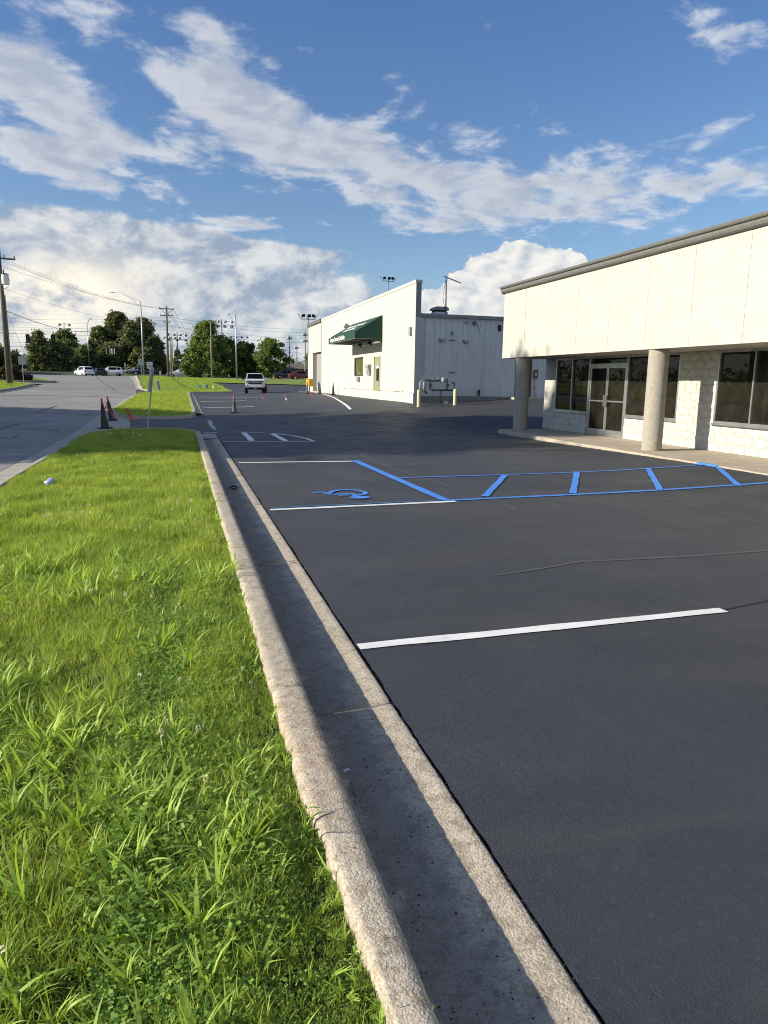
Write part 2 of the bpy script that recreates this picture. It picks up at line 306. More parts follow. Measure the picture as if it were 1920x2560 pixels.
mat('cone_black', (.050, .044, .042), .6, (.028, .025, .024), scale=12); mat('cone_orange', (.60, .10, .035), .6, (.40, .06, .02), scale=12); mat('cone_red', (.62, .08, .07), .5); mat('cone_gray', (.12, .12, .12), .6, (.04, .04, .04), scale=10)
mat('tape_pink', (.80, .12, .07), .5); mat('yellow', (.75, .42, .03), .5); mat('wood_pole', (.17, .135, .095), .9, (.10, .08, .06), scale=8, bump=.5, bscale=30); mat('pale_wood_pole', (.27, .24, .19), .9, (.2, .18, .14), scale=8)
mat('wire', (.03, .03, .032), .7); mat('black', (.012, .012, .013), .5); mat('rubber', (.018, .018, .018), .85); mat('car_white', (.82, .83, .84), .3, coat=.8); mat('car_silver', (.42, .44, .45), .3, metallic=.4, coat=.8)
mat('car_black', (.012, .013, .016), .25, coat=.8); mat('car_red', (.16, .012, .012), .3, coat=.8); mat('car_glass', (.004, .005, .006), .2, spec=.06); mat('chrome', (.6, .6, .6), .2, metallic=.9); mat('lamp_red', (.35, .01, .01), .3); mat('lamp_clear', (.6, .62, .65), .15); mat('plate', (.45, .5, .6), .4)
mat('orange_wood', (.50, .24, .08), .8); mat('roof_shingle', (.13, .12, .10), .9); mat('house_wall', (.33, .28, .22), .9); mat('blue_flag', (.04, .16, .30), .6); mat('gray_box', (.34, .35, .35), .6); mat('white_plastic', (.75, .76, .76), .5); mat('foil', (.55, .62, .75), .3, (.2, .3, .6), scale=60)
mat('signal_black', (.010, .010, .010), .6); mat('trunk', (.09, .07, .05), .95, scale=6)
def leafmat(name, a, c_, tr=.35, sc_=.35, rnd=True, rough=.55, spec=.3, obj=False):
    m = bpy.data.materials.new(name); m.use_nodes = True; nt = m.node_tree; nt.nodes.clear(); b = NB(nt)
    out = b.n('ShaderNodeOutputMaterial'); p = b.n('ShaderNodeBsdfPrincipled'); t = b.n('ShaderNodeBsdfTranslucent'); mx = b.n('ShaderNodeMixShader')
    v = b.n('ShaderNodeNewGeometry').outputs['Position']; f = b.ramp(b.noise(v, sc_, 4, .6), .35, .65)
    if rnd:
        oi = b.n('ShaderNodeObjectInfo'); f = b.m('ADD', b.m('MULTIPLY', f, .5), b.m('MULTIPLY', oi.outputs['Random'], .5))
    c = b.mix(f, a, c_); b.l(c, p.inputs['Base Color']); b.l(b.mix(1.0, c, (1.3, 1.25, .6), 'MULTIPLY'), t.inputs[0]); p.inputs['Roughness'].default_value = rough
    p.inputs['Specular IOR Level'].default_value = spec; mx.inputs[0].default_value = tr
    b.l(p.outputs[0], mx.inputs[1]); b.l(t.outputs[0], mx.inputs[2]); b.l(mx.outputs[0], out.inputs[0]); M[name] = m
leafmat('lawn_blade', (.21, .31, .042), (.45, .54, .11), .40, 1.2); leafmat('broad_blade', (.26, .41, .065), (.46, .60, .14), .36, 2.0, rough=.55, spec=.3)
leafmat('clover_leaf', (.13, .25, .04), (.26, .40, .07), .25, 1.5); leafmat('dry_blade', (.22, .18, .09), (.30, .24, .12), .3); leafmat('clover_flower', (.75, .72, .62), (.80, .78, .70), .2)
leafmat('pine_foliage', (.085, .110, .052), (.17, .185, .078), .32, .5, False); leafmat('conifer_foliage', (.105, .135, .062), (.18, .20, .085), .32, .5, False); leafmat('broadleaf_foliage', (.095, .15, .040), (.21, .26, .07), .36, .6, False)
leafmat('dark_broadleaf', (.075, .12, .040), (.16, .205, .065), .32, .6, False); leafmat('shrub_foliage', (.050, .040, .024), (.095, .080, .040), .2, 1.5, False); leafmat('bright_foliage', (.10, .17, .035), (.16, .22, .05), .3, .8, False)
# tinted storefront glass with a faint film of dust
def glass(name, tint, film, fcol):
    m = bpy.data.materials.new(name); m.use_nodes = True; nt = m.node_tree; nt.nodes.clear(); b = NB(nt); out = b.n('ShaderNodeOutputMaterial')
    tr = b.n('ShaderNodeBsdfTransparent'); tr.inputs[0].default_value = (*tint, 1); gl = b.n('ShaderNodeBsdfGlossy'); gl.inputs['Roughness'].default_value = .015; gl.inputs[0].default_value = (.50, .50, .50, 1)
    df = b.n('ShaderNodeBsdfDiffuse'); v = b.n('ShaderNodeNewGeometry').outputs['Position']
    b.l(b.mix(b.ramp(b.noise(v, 2.5, 5, .65, .5), .35, .7), tuple(q*.5 for q in fcol), fcol), df.inputs[0])
    fr = b.n('ShaderNodeFresnel'); fr.inputs[0].default_value = 1.5
    m1 = b.n('ShaderNodeMixShader'); m1.inputs[0].default_value = film; b.l(tr.outputs[0], m1.inputs[1]); b.l(df.outputs[0], m1.inputs[2])
    m2 = b.n('ShaderNodeMixShader'); b.l(fr.outputs[0], m2.inputs[0]); b.l(m1.outputs[0], m2.inputs[1]); b.l(gl.outputs[0], m2.inputs[2]); b.l(m2.outputs[0], out.inputs[0]); M[name] = m
glass('tinted_glass', (.20, .20, .19), .5, (.05, .047, .035)); glass('green_glass', (.12, .14, .09), .85, (.20, .24, .10))

# ------------------------------------------------------------------ mesh helpers
class MB:
    def __init__(s): s.v = []; s.f = []; s.mi = []; s.cur = 0
    def add(s, vs, fs):
        o = len(s.v); s.v += [tuple(q) for q in vs]; s.f += [tuple(i+o for i in f) for f in fs]; s.mi += [s.cur]*len(fs); return s
    def box(s, c, d, rot=None, rz=0.0):
        R = Matrix.Rotation(rz, 3, 'Z') if rot is None else rot
        c = Vector(c); vs = [c + R@Vector((sx*d[0]/2, sy*d[1]/2, sz*d[2]/2)) for sz in (-1, 1) for sy in (-1, 1) for sx in (-1, 1)]
        return s.add(vs, [(0, 2, 3, 1), (4, 5, 7, 6), (0, 1, 5, 4), (2, 6, 7, 3), (0, 4, 6, 2), (1, 3, 7, 5)])
    def bx(s, x0, x1, y0, y1, z0, z1): return s.box(((x0+x1)/2, (y0+y1)/2, (z0+z1)/2), (abs(x1-x0), abs(y1-y0), abs(z1-z0)))
    def tube(s, pts, r, n=8, caps=True):
        pts = [Vector(p) for p in pts]; rs = r if isinstance(r, (list, tuple)) else [r]*len(pts); vs = []; fs = []
        up = Vector((0, 0, 1))
        for i, p in enumerate(pts):
            t = (pts[min(i+1, len(pts)-1)]-pts[max(i-1, 0)]); t = t.normalized() if t.length > 1e-9 else up
            a = t.cross(up if abs(t.z) < .95 else Vector((1, 0, 0))).normalized(); b = t.cross(a).normalized()
            for k in range(n): th = 2*math.pi*k/n; vs.append(p+a*math.cos(th)*rs[i]+b*math.sin(th)*rs[i])
        for i in range(len(pts)-1):
            for k in range(n): fs.append((i*n+k, i*n+(k+1) % n, (i+1)*n+(k+1) % n, (i+1)*n+k))
        if caps: fs.append(tuple(range(n-1, -1, -1))); fs.append(tuple((len(pts)-1)*n+k for k in range(n)))
        return s.add(vs, fs)
    def lathe(s, prof, n=20, c=(0, 0, 0)):
        c = Vector(c); vs = [c+Vector((r*math.cos(2*math.pi*k/n), r*math.sin(2*math.pi*k/n), z)) for r, z in prof for k in range(n)]; fs = []
        for i in range(len(prof)-1):
            for k in range(n): fs.append((i*n+k, i*n+(k+1) % n, (i+1)*n+(k+1) % n, (i+1)*n+k))
        fs.append(tuple(range(n-1, -1, -1))); fs.append(tuple((len(prof)-1)*n+k for k in range(n))); return s.add(vs, fs)
    def extr(s, prof, a, b):
        """closed 2-D profile swept from frame a to frame b; a, b map (u, v) to a point"""
        n = len(prof); vs = [a(*p) for p in prof]+[b(*p) for p in prof]
        fs = [(k, (k+1) % n, n+(k+1) % n, n+k) for k in range(n)]+[tuple(range(n-1, -1, -1)), tuple(range(n, 2*n))]; return s.add(vs, fs)
    def quad(s, a, b, c, d): return s.add([a, b, c, d], [(0, 1, 2, 3)])
    def mesh(s, name, mats, smooth=False):
        me = bpy.data.meshes.new(name); me.from_pydata(s.v, [], s.f)
        for m in (mats if isinstance(mats, (list, tuple)) else [mats]): me.materials.append(M[m])
        if len(s.mi) and max(s.mi) > 0: me.polygons.foreach_set('material_index', s.mi)
        if smooth: me.polygons.foreach_set('use_smooth', [True]*len(me.polygons))
        me.update(); return me
    def build(s, name, mats, parent=None, smooth=False, bevel=0.0, label=None, kind=None, fix=False):
        me = s.mesh(name, mats, smooth)
        if bevel or fix:
            bm = bmesh.new(); bm.from_mesh(me); bmesh.ops.recalc_face_normals(bm, faces=bm.faces)
            if bevel: bmesh.ops.bevel(bm, geom=[e for e in bm.edges if e.calc_face_angle(0) > .5], offset=bevel, segments=2, affect='EDGES', clamp_overlap=True)
            bm.to_mesh(me); bm.free()
        o = bpy.data.objects.new(name, me); COL.objects.link(o)
        if parent is not None: o.parent = parent
        if label: o['label'] = label
        if kind: o['kind'] = kind
        return o
def part(name, me, parent, loc=(0, 0, 0), rz=0.0, kind=None):
    o = bpy.data.objects.new(name, me); COL.objects.link(o); o.parent = parent; o.location = loc; o.rotation_euler[2] = rz
    if kind: o['kind'] = kind
    return o
def tag(o, label, cat, group=None):
    o['label'] = label; o['category'] = cat
    if group: o['group'] = group
    return o
def thing(name, label, cat, loc=(0, 0, 0), rz=0.0, group=None):
    o = bpy.data.objects.new(name, None); COL.objects.link(o); o.empty_display_size = .2; o.location = loc; o.rotation_euler[2] = rz
    return tag(o, label, cat, group)
def copy_tree(o, parent=None):
    c = o.copy(); COL.objects.link(c); c.parent = parent
    for ch in [q for q in bpy.data.objects if q.parent == o]: copy_tree(ch, c)
    return c
def dup(o, loc, rz=None, label=None):
    c = copy_tree(o); c.location = loc
    if rz is not None: c.rotation_euler[2] = rz
    if label: c['label'] = label
    return c
def sheet(name, poly, off, step, m, parent=None, kind=None, noise=0.0, lip=None, hf=None):
    """flat outline draped over the terrain"""
    bm = bmesh.new(); f = bm.faces.new([bm.verts.new((p[0], p[1], 0)) for p in poly])
    for ax in (0, 1):
        lo = min(p[ax] for p in poly); hi = max(p[ax] for p in poly); k = math.floor(lo/step)+1
        while k*step < hi:
            co = [0, 0, 0]; co[ax] = k*step; no = [0, 0, 0]; no[ax] = 1
            bmesh.ops.bisect_plane(bm, geom=bm.verts[:]+bm.edges[:]+bm.faces[:], plane_co=co, plane_no=no); k += 1
    vs = bm.verts[:]; z = (hf or Hn)([v.co.x for v in vs], [v.co.y for v in vs])
    for v, h in zip(vs, z): v.co.z = h+off
    bmesh.ops.triangulate(bm, faces=bm.faces[:]); bmesh.ops.recalc_face_normals(bm, faces=bm.faces[:])
    if sum(f.normal.z for f in bm.faces) < 0: bmesh.ops.reverse_faces(bm, faces=bm.faces[:])
    me = bpy.data.meshes.new(name); bm.to_mesh(me); bm.free(); me.materials.append(M[m])
    o = bpy.data.objects.new(name, me); COL.objects.link(o)
    if parent: o.parent = parent
    if kind: o['kind'] = kind
    return o
def wiggle(poly, amp, step):
    out = []
    for i, p in enumerate(poly):
        q = poly[(i+1) % len(poly)]; L = math.hypot(q[0]-p[0], q[1]-p[1]); n = max(1, int(L/step))
        for k in range(n): t = k/n; out.append((p[0]+(q[0]-p[0])*t+random.uniform(-amp, amp), p[1]+(q[1]-p[1])*t+random.uniform(-amp, amp)))
    return out
def ribbon(pts, wid, amp=0.0):
    pts = [Vector((p[0], p[1], 0)) for p in pts]; L = []; R = []
    for i, p in enumerate(pts):
        t = pts[min(i+1, len(pts)-1)]-pts[max(i-1, 0)]; n = Vector((-t.y, t.x, 0)).normalized(); w_ = (wid[i] if isinstance(wid, (list, tuple)) else wid)/2
        L.append(p+n*(w_+random.uniform(-amp, amp))); R.append(p-n*(w_+random.uniform(-amp, amp)))
    return L+R[::-1]
def sub(pts, step):
    out = []
    for i in range(len(pts)-1):
        a = Vector(pts[i][:2]); b = Vector(pts[i+1][:2]); n = max(1, int((b-a).length/step))
        for k in range(n): out.append(a+(b-a)*k/n)
    out.append(Vector(pts[-1][:2])); return out
def smooth_poly(pts, n=6, closed=True):
    """Catmull-Rom"""
    out = []; N = len(pts)
    for i in range(N if closed else N-1):
        g = (lambda k: pts[k % N]) if closed else (lambda k: pts[max(0, min(N-1, k))])
        p0, p1, p2, p3 = (Vector(g(i+k)[:2]) for k in (-1, 0, 1, 2))
        for k in range(n):
            t = k/n; out.append(.5*((2*p1)+(-p0+p2)*t+(2*p0-5*p1+4*p2-p3)*t*t+(-p0+3*p1-3*p2+p3)*t**3))
    if not closed: out.append(Vector(pts[-1][:2]))
    return out

# ================================================================== THE SETTING
def axis_pts(lo, hi, a, b, fine, mul=1.35):
    c = list(np.arange(a, b+.01, fine)); s = fine; x = b
    while x < hi: s *= mul; x += s; c.append(min(x, hi))
    s = fine; x = a; L = []
    while x > lo: s *= mul; x -= s; L.append(max(x, lo))
    return L[::-1]+c
gx = axis_pts(-2500, 2500, -60, 60, 3); gy = axis_pts(-2500, 3500, -30, 190, 3)
XX, YY = np.meshgrid(gx, gy); ZZ = Hn(XX.ravel(), YY.ravel())-.16
me = bpy.data.meshes.new('ground'); nx = len(gx)
me.from_pydata([tuple(q) for q in np.c_[XX.ravel(), YY.ravel(), ZZ]], [], [(j*nx+i, j*nx+i+1, (j+1)*nx+i+1, (j+1)*nx+i) for j in range(len(gy)-1) for i in range(nx-1)])
me.materials.append(M['field_grass']); gr = bpy.data.objects.new('ground', me); COL.objects.link(gr); gr['kind'] = 'structure'

P2 = lambda *a: un(*a)[:2]
# parking lot
left_edge = [(1.003+random.uniform(-.004, .004)+.008*max(0, math.sin(y*2.1))**6, y) for y in np.arange(-6, 12, .06)]
lot_poly = [(40, -25), (1.014, -25)]+left_edge+[(1.014, 22.6), (-1.5, 22.6), (-2.0, 30.8), (-1.5, 33), (.5, 34.6), (1.08, 36), (1.08, 68), (.9, 74), (1.5, 76.2), (5.3, 77.6), (5.0, 88), (4.2, 103), (8.6, 102.6), (13.4, 100.3), (17.5, 90), (30, 84), (40, 60)]
lot = sheet('parking_lot', lot_poly, 0, 1.0, 'sealed_asphalt', kind='structure')
jt = sheet('joint_bed', [(.985, -25), (1.06, -25), (1.06, 22.4), (.985, 22.4)], -.016, 1.0, 'dark_joint', lot)
# street
st_r = [(-3.02, -25), (-3.02, 22), P2(251, 1034), P2(278, 1020), P2(341, 988), P2(340, 975), P2(333, 941)]
street = sheet('street', st_r+[(-5.5, 128), (-5.5, 131), (-34, 131), (-34, 94), (-30, 80), (-12.9, 78), (-12.85, 60), (-12.8, 20), (-12.8, -25)], -.004, 1.0, 'street_asphalt', kind='structure')
cross = sheet('cross_street', [(-90, 131.1), (90, 131.1), (90, 146), (-90, 146)], 0.0, 2.0, 'old_asphalt', kind='structure')
# concrete apron between the street and the lot
apron = sheet('drive_apron', [(-3.0, 18.4), (-2.45, 18.4), (-2.45, 20.7), (-2.2, 21.8), (-1.5, 22.7), (-1.45, 22.85), (-2.0, 30.8), (-2.2, 31.5), (-3.0, 33), P2(278, 1021), P2(251, 1034), (-3.0, 21.8)][::1] or [(-3.0, 21.8), P2(251, 1034), P2(278, 1021), (-3.0, 33), (-2.2, 31.5), (-2.0, 30.8), (-1.45, 22.8), (-2.0, 22.6)], .006, 1.0, 'pale_concrete', kind='structure')
side_strip = sheet('side_drive', [P2(338, 990), P2(352, 988), P2(374, 984), P2(398, 979), P2(357, 973), P2(341, 974)], .010, 1.0, 'old_asphalt', kind='structure')

# ---------------- kerbs
from mathutils import noise as mn
def kerb_mesh(y0, y1, step, prof, fx=lambda y: 0.0, amp=.004):
    ys = np.linspace(y0, y1, max(2, int((y1-y0)/step)+1)); vs = []; fs = []; n = len(prof)
    for y in ys:
        edge = min(abs(y-y0), abs(y-y1)); rd = .006*math.exp(-edge/.012)
        h = Hs(0, y) if y > 22 else 0.0
        for i, (x, z) in enumerate(prof):
            q = Vector((x*6, y*6, z*6)); d = mn.noise(q)*amp*.25+mn.noise(q*4)*amp*.45+mn.noise(q*11)*amp*.35+max(0, mn.noise(q*3)-.35)*-.02*(1 if 4 < i < 9 else 0)
            if step > .1: d *= .5
            back = max(0.0, min(1.0, (.43-x)/.035)) if z > .05 else 0.0
            vs.append((x+fx(y)+d*.6+back*(abs(mn.noise(Vector((0, y*5, 3))))*.03-.012+.05*max(0.0, min(1.0, (2.4-y)/.9))), y, z+d-rd+h))
    for j in range(len(ys)-1):
        for i in range(n-1): fs.append((j*n+i, (j+1)*n+i, (j+1)*n+i+1, j*n+i+1))
    fs.append(tuple(range(n))); fs.append(tuple((len(ys)-1)*n+i for i in range(n-1, -1, -1)))
    return vs, fs
def dense(prof, d):
    out = []
    for a, b in zip(prof[:-1], prof[1:]):
        L = math.hypot(b[0]-a[0], b[1]-a[1]); k = max(1, int(L/d))
        for i in range(k): out.append((a[0]+(b[0]-a[0])*i/k, a[1]+(b[1]-a[1])*i/k))
    return out+[prof[-1]]
KP = [(.395, -.09), (.39, .12), (.398, .136), (.42, .143), (.50, .146), (.524, .143), (.537, .134), (.543, .118), (.549, .03), (.552, -.010), (.562, -.022), (.62, -.027), (.75, -.022), (.90, -.012), (.985, -.002), (.994, -.006), (.995, -.09)]
kerb = bpy.data.objects.new('lot_kerb', None); COL.objects.link(kerb); kerb['kind'] = 'structure'
y = .25-3.05*2
while y < 20:
    y1 = min(y+3.05, 20.4); stp = .022 if y < 3.2 else (.04 if y < 9 else .2)
    if y < -3.5: stp = .3
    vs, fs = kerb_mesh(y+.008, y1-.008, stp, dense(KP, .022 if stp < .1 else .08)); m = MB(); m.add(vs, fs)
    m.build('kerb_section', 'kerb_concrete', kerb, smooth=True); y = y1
jb = MB(); jb.add([(.30, -8, .03), (.56, -8, .03), (.58, -8, -.05), (.99, -8, -.05), (.30, 20.4, .03), (.56, 20.4, .03), (.58, 20.4, -.05), (.99, 20.4, -.05)], [(0, 1, 5, 4), (1, 2, 6, 5), (2, 3, 7, 6)])
jb.build('joint_filler', 'dark_joint', kerb)
def path_kerb(parent, pts, prof, m, L=3.05, nm='kerb_section', extra=0.0):
    """kerb profile (u outwards to the right of travel, v up) swept along a plan path, cut into cast lengths"""
    pts = [Vector((p[0], p[1])) for p in pts]; dist = [0]
    for a, b in zip(pts[:-1], pts[1:]): dist.append(dist[-1]+(b-a).length)
    k = 0
    while k*L < dist[-1]:
        a, b = k*L+.005, min((k+1)*L-.005, dist[-1]); k += 1
        if b-a < .15: continue
        ss = sorted(set([a, b]+[d for d in dist if a < d < b])); vs = []; fs = []; n = len(prof)
        for s_ in ss:
            i = max(0, min(len(pts)-2, int(np.searchsorted(dist, s_)-1))); t = (s_-dist[i])/max(1e-6, dist[i+1]-dist[i])
            p = pts[i].lerp(pts[i+1], t)
            j0 = max(0, i-1 if t < .5 else i); j1 = min(len(pts)-1, i+1 if t < .5 else i+2); d = (pts[j1]-pts[j0]).normalized(); nn = Vector((d.y, -d.x))
            h = Hs(p.x, p.y)
            for u, v in prof: q = p+nn*u; vs.append((q.x, q.y, h+v+extra))
        for j in range(len(ss)-1):
            for i in range(n-1): fs.append((j*n+i, j*n+i+1, (j+1)*n+i+1, (j+1)*n+i))
        fs.append(tuple(range(n))); fs.append(tuple((len(ss)-1)*n+i for i in range(n-1, -1, -1)))
        mb = MB(); mb.add(vs, fs); mb.build(nm, m, parent, fix=True)
PK = [(0, -.12), (0, .125), (.02, .14), (.13, .142), (.155, .125), (.175, .03), (.19, -.01), (.19, -.12)]
PG = [(0, -.12), (0, .10), (.02, .11), (.10, .10), (.16, .04), (.20, .012), (.52, .012), (.54, -.12)]
tip = smooth_poly([(.37, 20.4), (.36, 21.2), (.05, 22.2), (-.7, 22.75), (-1.5, 22.6), (-2.15, 21.9), (-2.40, 20.7), (-2.46, 19)], 6, False)
kt = bpy.data.objects.new('verge_kerb', None); COL.objects.link(kt); kt['kind'] = 'structure'
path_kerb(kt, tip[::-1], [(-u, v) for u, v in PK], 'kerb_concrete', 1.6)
path_kerb(kt, sub([(-2.46, 19), (-2.46, -12)], 1.0), PG, 'pale_concrete')
g2 = MB(); 
def poly_obj(nm, poly, off, m, parent): return sheet(nm, poly, off, .5, m, parent)
poly_obj('gutter_section', [(.565, 20.41), (.99, 20.41), (1.0, 22.4), (.75, 22.6), (.45, 22.0), (.56, 21.2)], -.002, 'gutter_concrete', kt)
# second lawn beyond the drive: kerbs all round
k2 = bpy.data.objects.new('island_kerb', None); COL.objects.link(k2); k2['kind'] = 'structure'
isl_front = smooth_poly([P2(289, 1029), P2(293, 1040), P2(330, 1047), P2(420, 1048), P2(468, 1044), (.55, 36.6), (.58, 39)], 6, False)
path_kerb(k2, isl_front, PK, 'kerb_concrete', 1.8)
path_kerb(k2, sub([(.58, 39), (.60, 56), (.60, 70), (.3, 74)], 2.0), PK, 'kerb_concrete')
sheet('gutter_section', [(.76, 37.4), (1.07, 36.6), (1.07, 68), (.9, 74), (.5, 74.5), (.78, 68)], .004, 1.0, 'pale_concrete', k2)
isl_left = [P2(356, 985), P2(343, 992), P2(325, 1003), P2(305, 1018), P2(289, 1029)]
path_kerb(k2, sub(isl_left, 2), PG, 'pale_concrete')
far_left = [(-5.6, 128), P2(343, 941), P2(350, 955), P2(354, 967), P2(360, 975)]
path_kerb(k2, sub(far_left, 3)[::1], [(0, -.12), (0, .12), (.03, .15), (.25, .15), (.30, .02), (1.1, .012), (1.15, -.12)], 'pale_concrete', 4)
path_kerb(k2, sub([P2(360, 975), P2(385, 979), P2(404, 980)], 3), [(0, -.12), (0, .10), (.3, .10), (.3, -.12)], 'pale_concrete', 4)
path_kerb(k2, sub([P2(470, 983), (2.5, 76.3), (5.4, 77.6)], 3), [(-.1, -.12), (-.1, .12), (.2, .12), (.22, -.12)], 'pale_concrete', 4)
# kerb across the street on the left
k3 = bpy.data.objects.new('street_kerb', None); COL.objects.link(k3); k3['kind'] = 'structure'
L1pts = smooth_poly([(-13.05, -25), (-13.05, 20), (-13.05, 50), (-13.0, 62), (-13.1, 70), (-13.6, 74.5), (-15.5, 76.2), (-19, 76.6)], 4, False)
path_kerb(k3, L1pts, [(-.02, -.12), (-.02, .14), (.14, .14), (.16, 0), (.60, .006), (.62, -.12)], 'stained_concrete', 4)
L2pts = smooth_poly([(-22, 81), (-16, 81.2), (-13.5, 82.8), (-13.2, 85), (-14.5, 91), (-18, 99)], 4, False)
path_kerb(k3, L2pts, [(-.02, -.12), (-.02, .14), (.14, .14), (.16, 0), (.55, .006), (.57, -.12)], 'stained_concrete', 4)

# ---------------- lawns (earth under the grass)
lawn1_poly = [(-2.45, -12), (.46, -12), (.46, 2.4), (.41, 3.0), (.40, 20.4)]+[tuple(p) for p in tip[1:-1]]+[(-2.45, 19)]
sheet('lawn', lawn1_poly, .070, .5, 'lawn_ground', kind='structure')
lawn2_poly = [tuple(p) for p in isl_front]+[(.59, 56), (.6, 70), (.3, 74), P2(470, 983), (2.5, 76.3), (5.3, 77.5), (5.0, 88), (4.2, 103), (8.6, 102.6), (13.4, 100.3), (17.5, 90), (30, 84), (60, 84), (60, 131), (-5.5, 131), (-5.5, 128)]+[tuple(p) for p in far_left[1:]]+[P2(385, 979), P2(404, 980), P2(385, 984), P2(356, 985)]+[tuple(p) for p in isl_left[1:-1]]
sheet('lawn', lawn2_poly, .10, 1.0, 'far_grass', kind='structure')
sheet('lawn', [tuple(p) for p in L1pts]+[(-60, 78), (-60, -25)], .11, 2.0, 'far_grass', kind='structure')
sheet('lawn', [tuple(p) for p in L2pts]+[(-34, 99), (-34, 86)], .11, 1.0, 'far_grass', kind='structure')

# ---------------- painted markings, cracks (parts of the pavement they lie on)
def line(pts, wd, m, nm='painted_line', off=.006, amp=.007, parent=None, pix=False, step=.5, label=None):
    if pix: pts = [P2(*p) for p in pts]
    pts = sub(pts, .25 if wd < .3 else .5)
    o = sheet(nm, ribbon(pts, wd, amp), off, step, m, parent or lot)
    if label: o['label'] = label
    return o
line([(1.01, 4.08), (2.4, 4.12), (3.80, 4.17)], .098, 'white_line', label='thick white stall line nearest the camera')
line([(1.05, 8.95), (3.63, 9.14)], .10, 'white_line'); line([(1.07, 9.07), (3.46, 9.245)], .05, 'thin_blue_line', off=.010)
line([(1.07, 14.25), (3.40, 14.20)], .11, 'white_line'); line([(3.42, 14.28), (3.52, 9.24)], .15, 'blue_line', off=.012, label='thick blue line along the accessible stall')
line([(3.48, 9.22), (6.5, 9.44), (10.2, 9.75)], .10, 'blue_line', off=.009); line([(3.50, 11.58), (6.5, 11.80), (10.2, 12.1)], .07, 'blue_line', off=.009)
for a, b in (((1212, 1243), (1262, 1190)), ((1432, 1236), (1442, 1181)), ((1650, 1225), (1620, 1173)), ((1847, 1216), (1790, 1166))): line([a, b], .105, 'blue_line', off=.014, pix=True)
line([(509, 1082), (532, 1083), (545, 1081), (605, 1081), (680, 1084), (730, 1090), (768, 1098), (784, 1104)], .11, 'white_line', pix=True, off=.012); line([(557, 1104.5), (790, 1105)], .09, 'white_line', pix=True)
line([(609, 1082.5), (630, 1103.5)], .17, 'white_line', pix=True, off=.014); line([(681, 1086), (715, 1104)], .17, 'white_line', pix=True, off=.016)
for a, b in (((497, 993), (650, 993)), ((501, 1004), (615, 1002)), ((508, 1019.5), (635, 1016.5)), ((580, 980.5), (650, 981)), ((576, 975), (650, 975.5))): line([a, b], .16, 'white_line', pix=True)
line([(745, 978), (765, 979.5), (790, 982), (815, 987), (835, 994), (850, 1003), (865, 1013), (876, 1023.5)], .14, 'white_line', pix=True, label='curved white line beside the white building')
line([(803, 984.5), (884, 985)], .12, 'old_white_line', pix=True); line([(522, 1051), (528, 1062), (538, 1076)], .13, 'old_white_line', pix=True, amp=.06)
line([(545, 1063), (600, 1062)], .05, 'crack_line', pix=True)
for a, b in (((652, 990), (659, 998)), ((774, 985), (783, 993)), ((712, 988), (714, 994)), ((811, 983), (815, 988))): line([a, b], .055, 'orange_mark', 'paint_mark', pix=True, amp=.02)
line([(714, 995), (716, 1001)], .10, 'old_white_line', 'paint_mark', pix=True)
z7 = lambda L: [(520+x/2.127, 900+y/2.127) for x, y in L]
cr = [z7([(645, 445), (740, 465), (800, 495), (880, 535), (960, 570), (1010, 585), (1120, 625), (1180, 640), (1300, 680), (1440, 710), (1640, 800)]), z7([(720, 275), (780, 300), (840, 330)]), z7([(750, 405), (830, 425), (920, 445)]),
      z7([(430, 322), (560, 335), (600, 350), (650, 365)]), z7([(970, 335), (1045, 358)]), z7([(1140, 250), (1185, 275), (1260, 315), (1340, 360)]), z7([(880, 490), (965, 510)]), z7([(640, 458), (700, 462)]), z7([(250, 205), (320, 240), (380, 270)]),
      [(1244, 1440), (1330, 1426), (1447, 1406), (1560, 1399), (1700, 1394), (1920, 1378)], [(1620, 1243), (1700, 1258), (1800, 1282), (1920, 1312)], [(1450, 1060), (1560, 1085), (1700, 1108)]]
for c in cr: line([P2(*p) for p in c], .045, 'crack_line', 'crack', off=.004, amp=.016)
line([(1060, 1612), (1200, 1590), (1440, 1568), (1560, 1555), (1660, 1550), (1800, 1528), (1920, 1505)], .014, 'dark_crack', 'crack', pix=True, off=.004, amp=.006)
line([P2(700, 1087), P2(900, 1089), P2(1200, 1085), P2(1260, 1083)], .05, 'dark_crack', 'crack', off=.004, amp=.012)
for L_ in ([(0, 1073), (30, 1063), (50, 1060)], [(85, 1033), (145, 1015)], [(0, 1093), (25, 1096), (45, 1090)], [(66, 1073), (110, 1072), (150, 1078)], [(100, 1054), (150, 1055)]):
    line(L_, .06, 'dark_crack', 'crack', pix=True, parent=street, amp=.02, off=.005)
line([(0, 988), (120, 989), (220, 991), (320, 995)], .16, 'dark_crack', 'crack', pix=True, parent=street, off=.004, amp=.03)
line([(0, 1034), (60, 1034), (100, 1032), (240, 1037)], .10, 'crack_line', 'crack', pix=True, parent=street, off=.004, amp=.03)
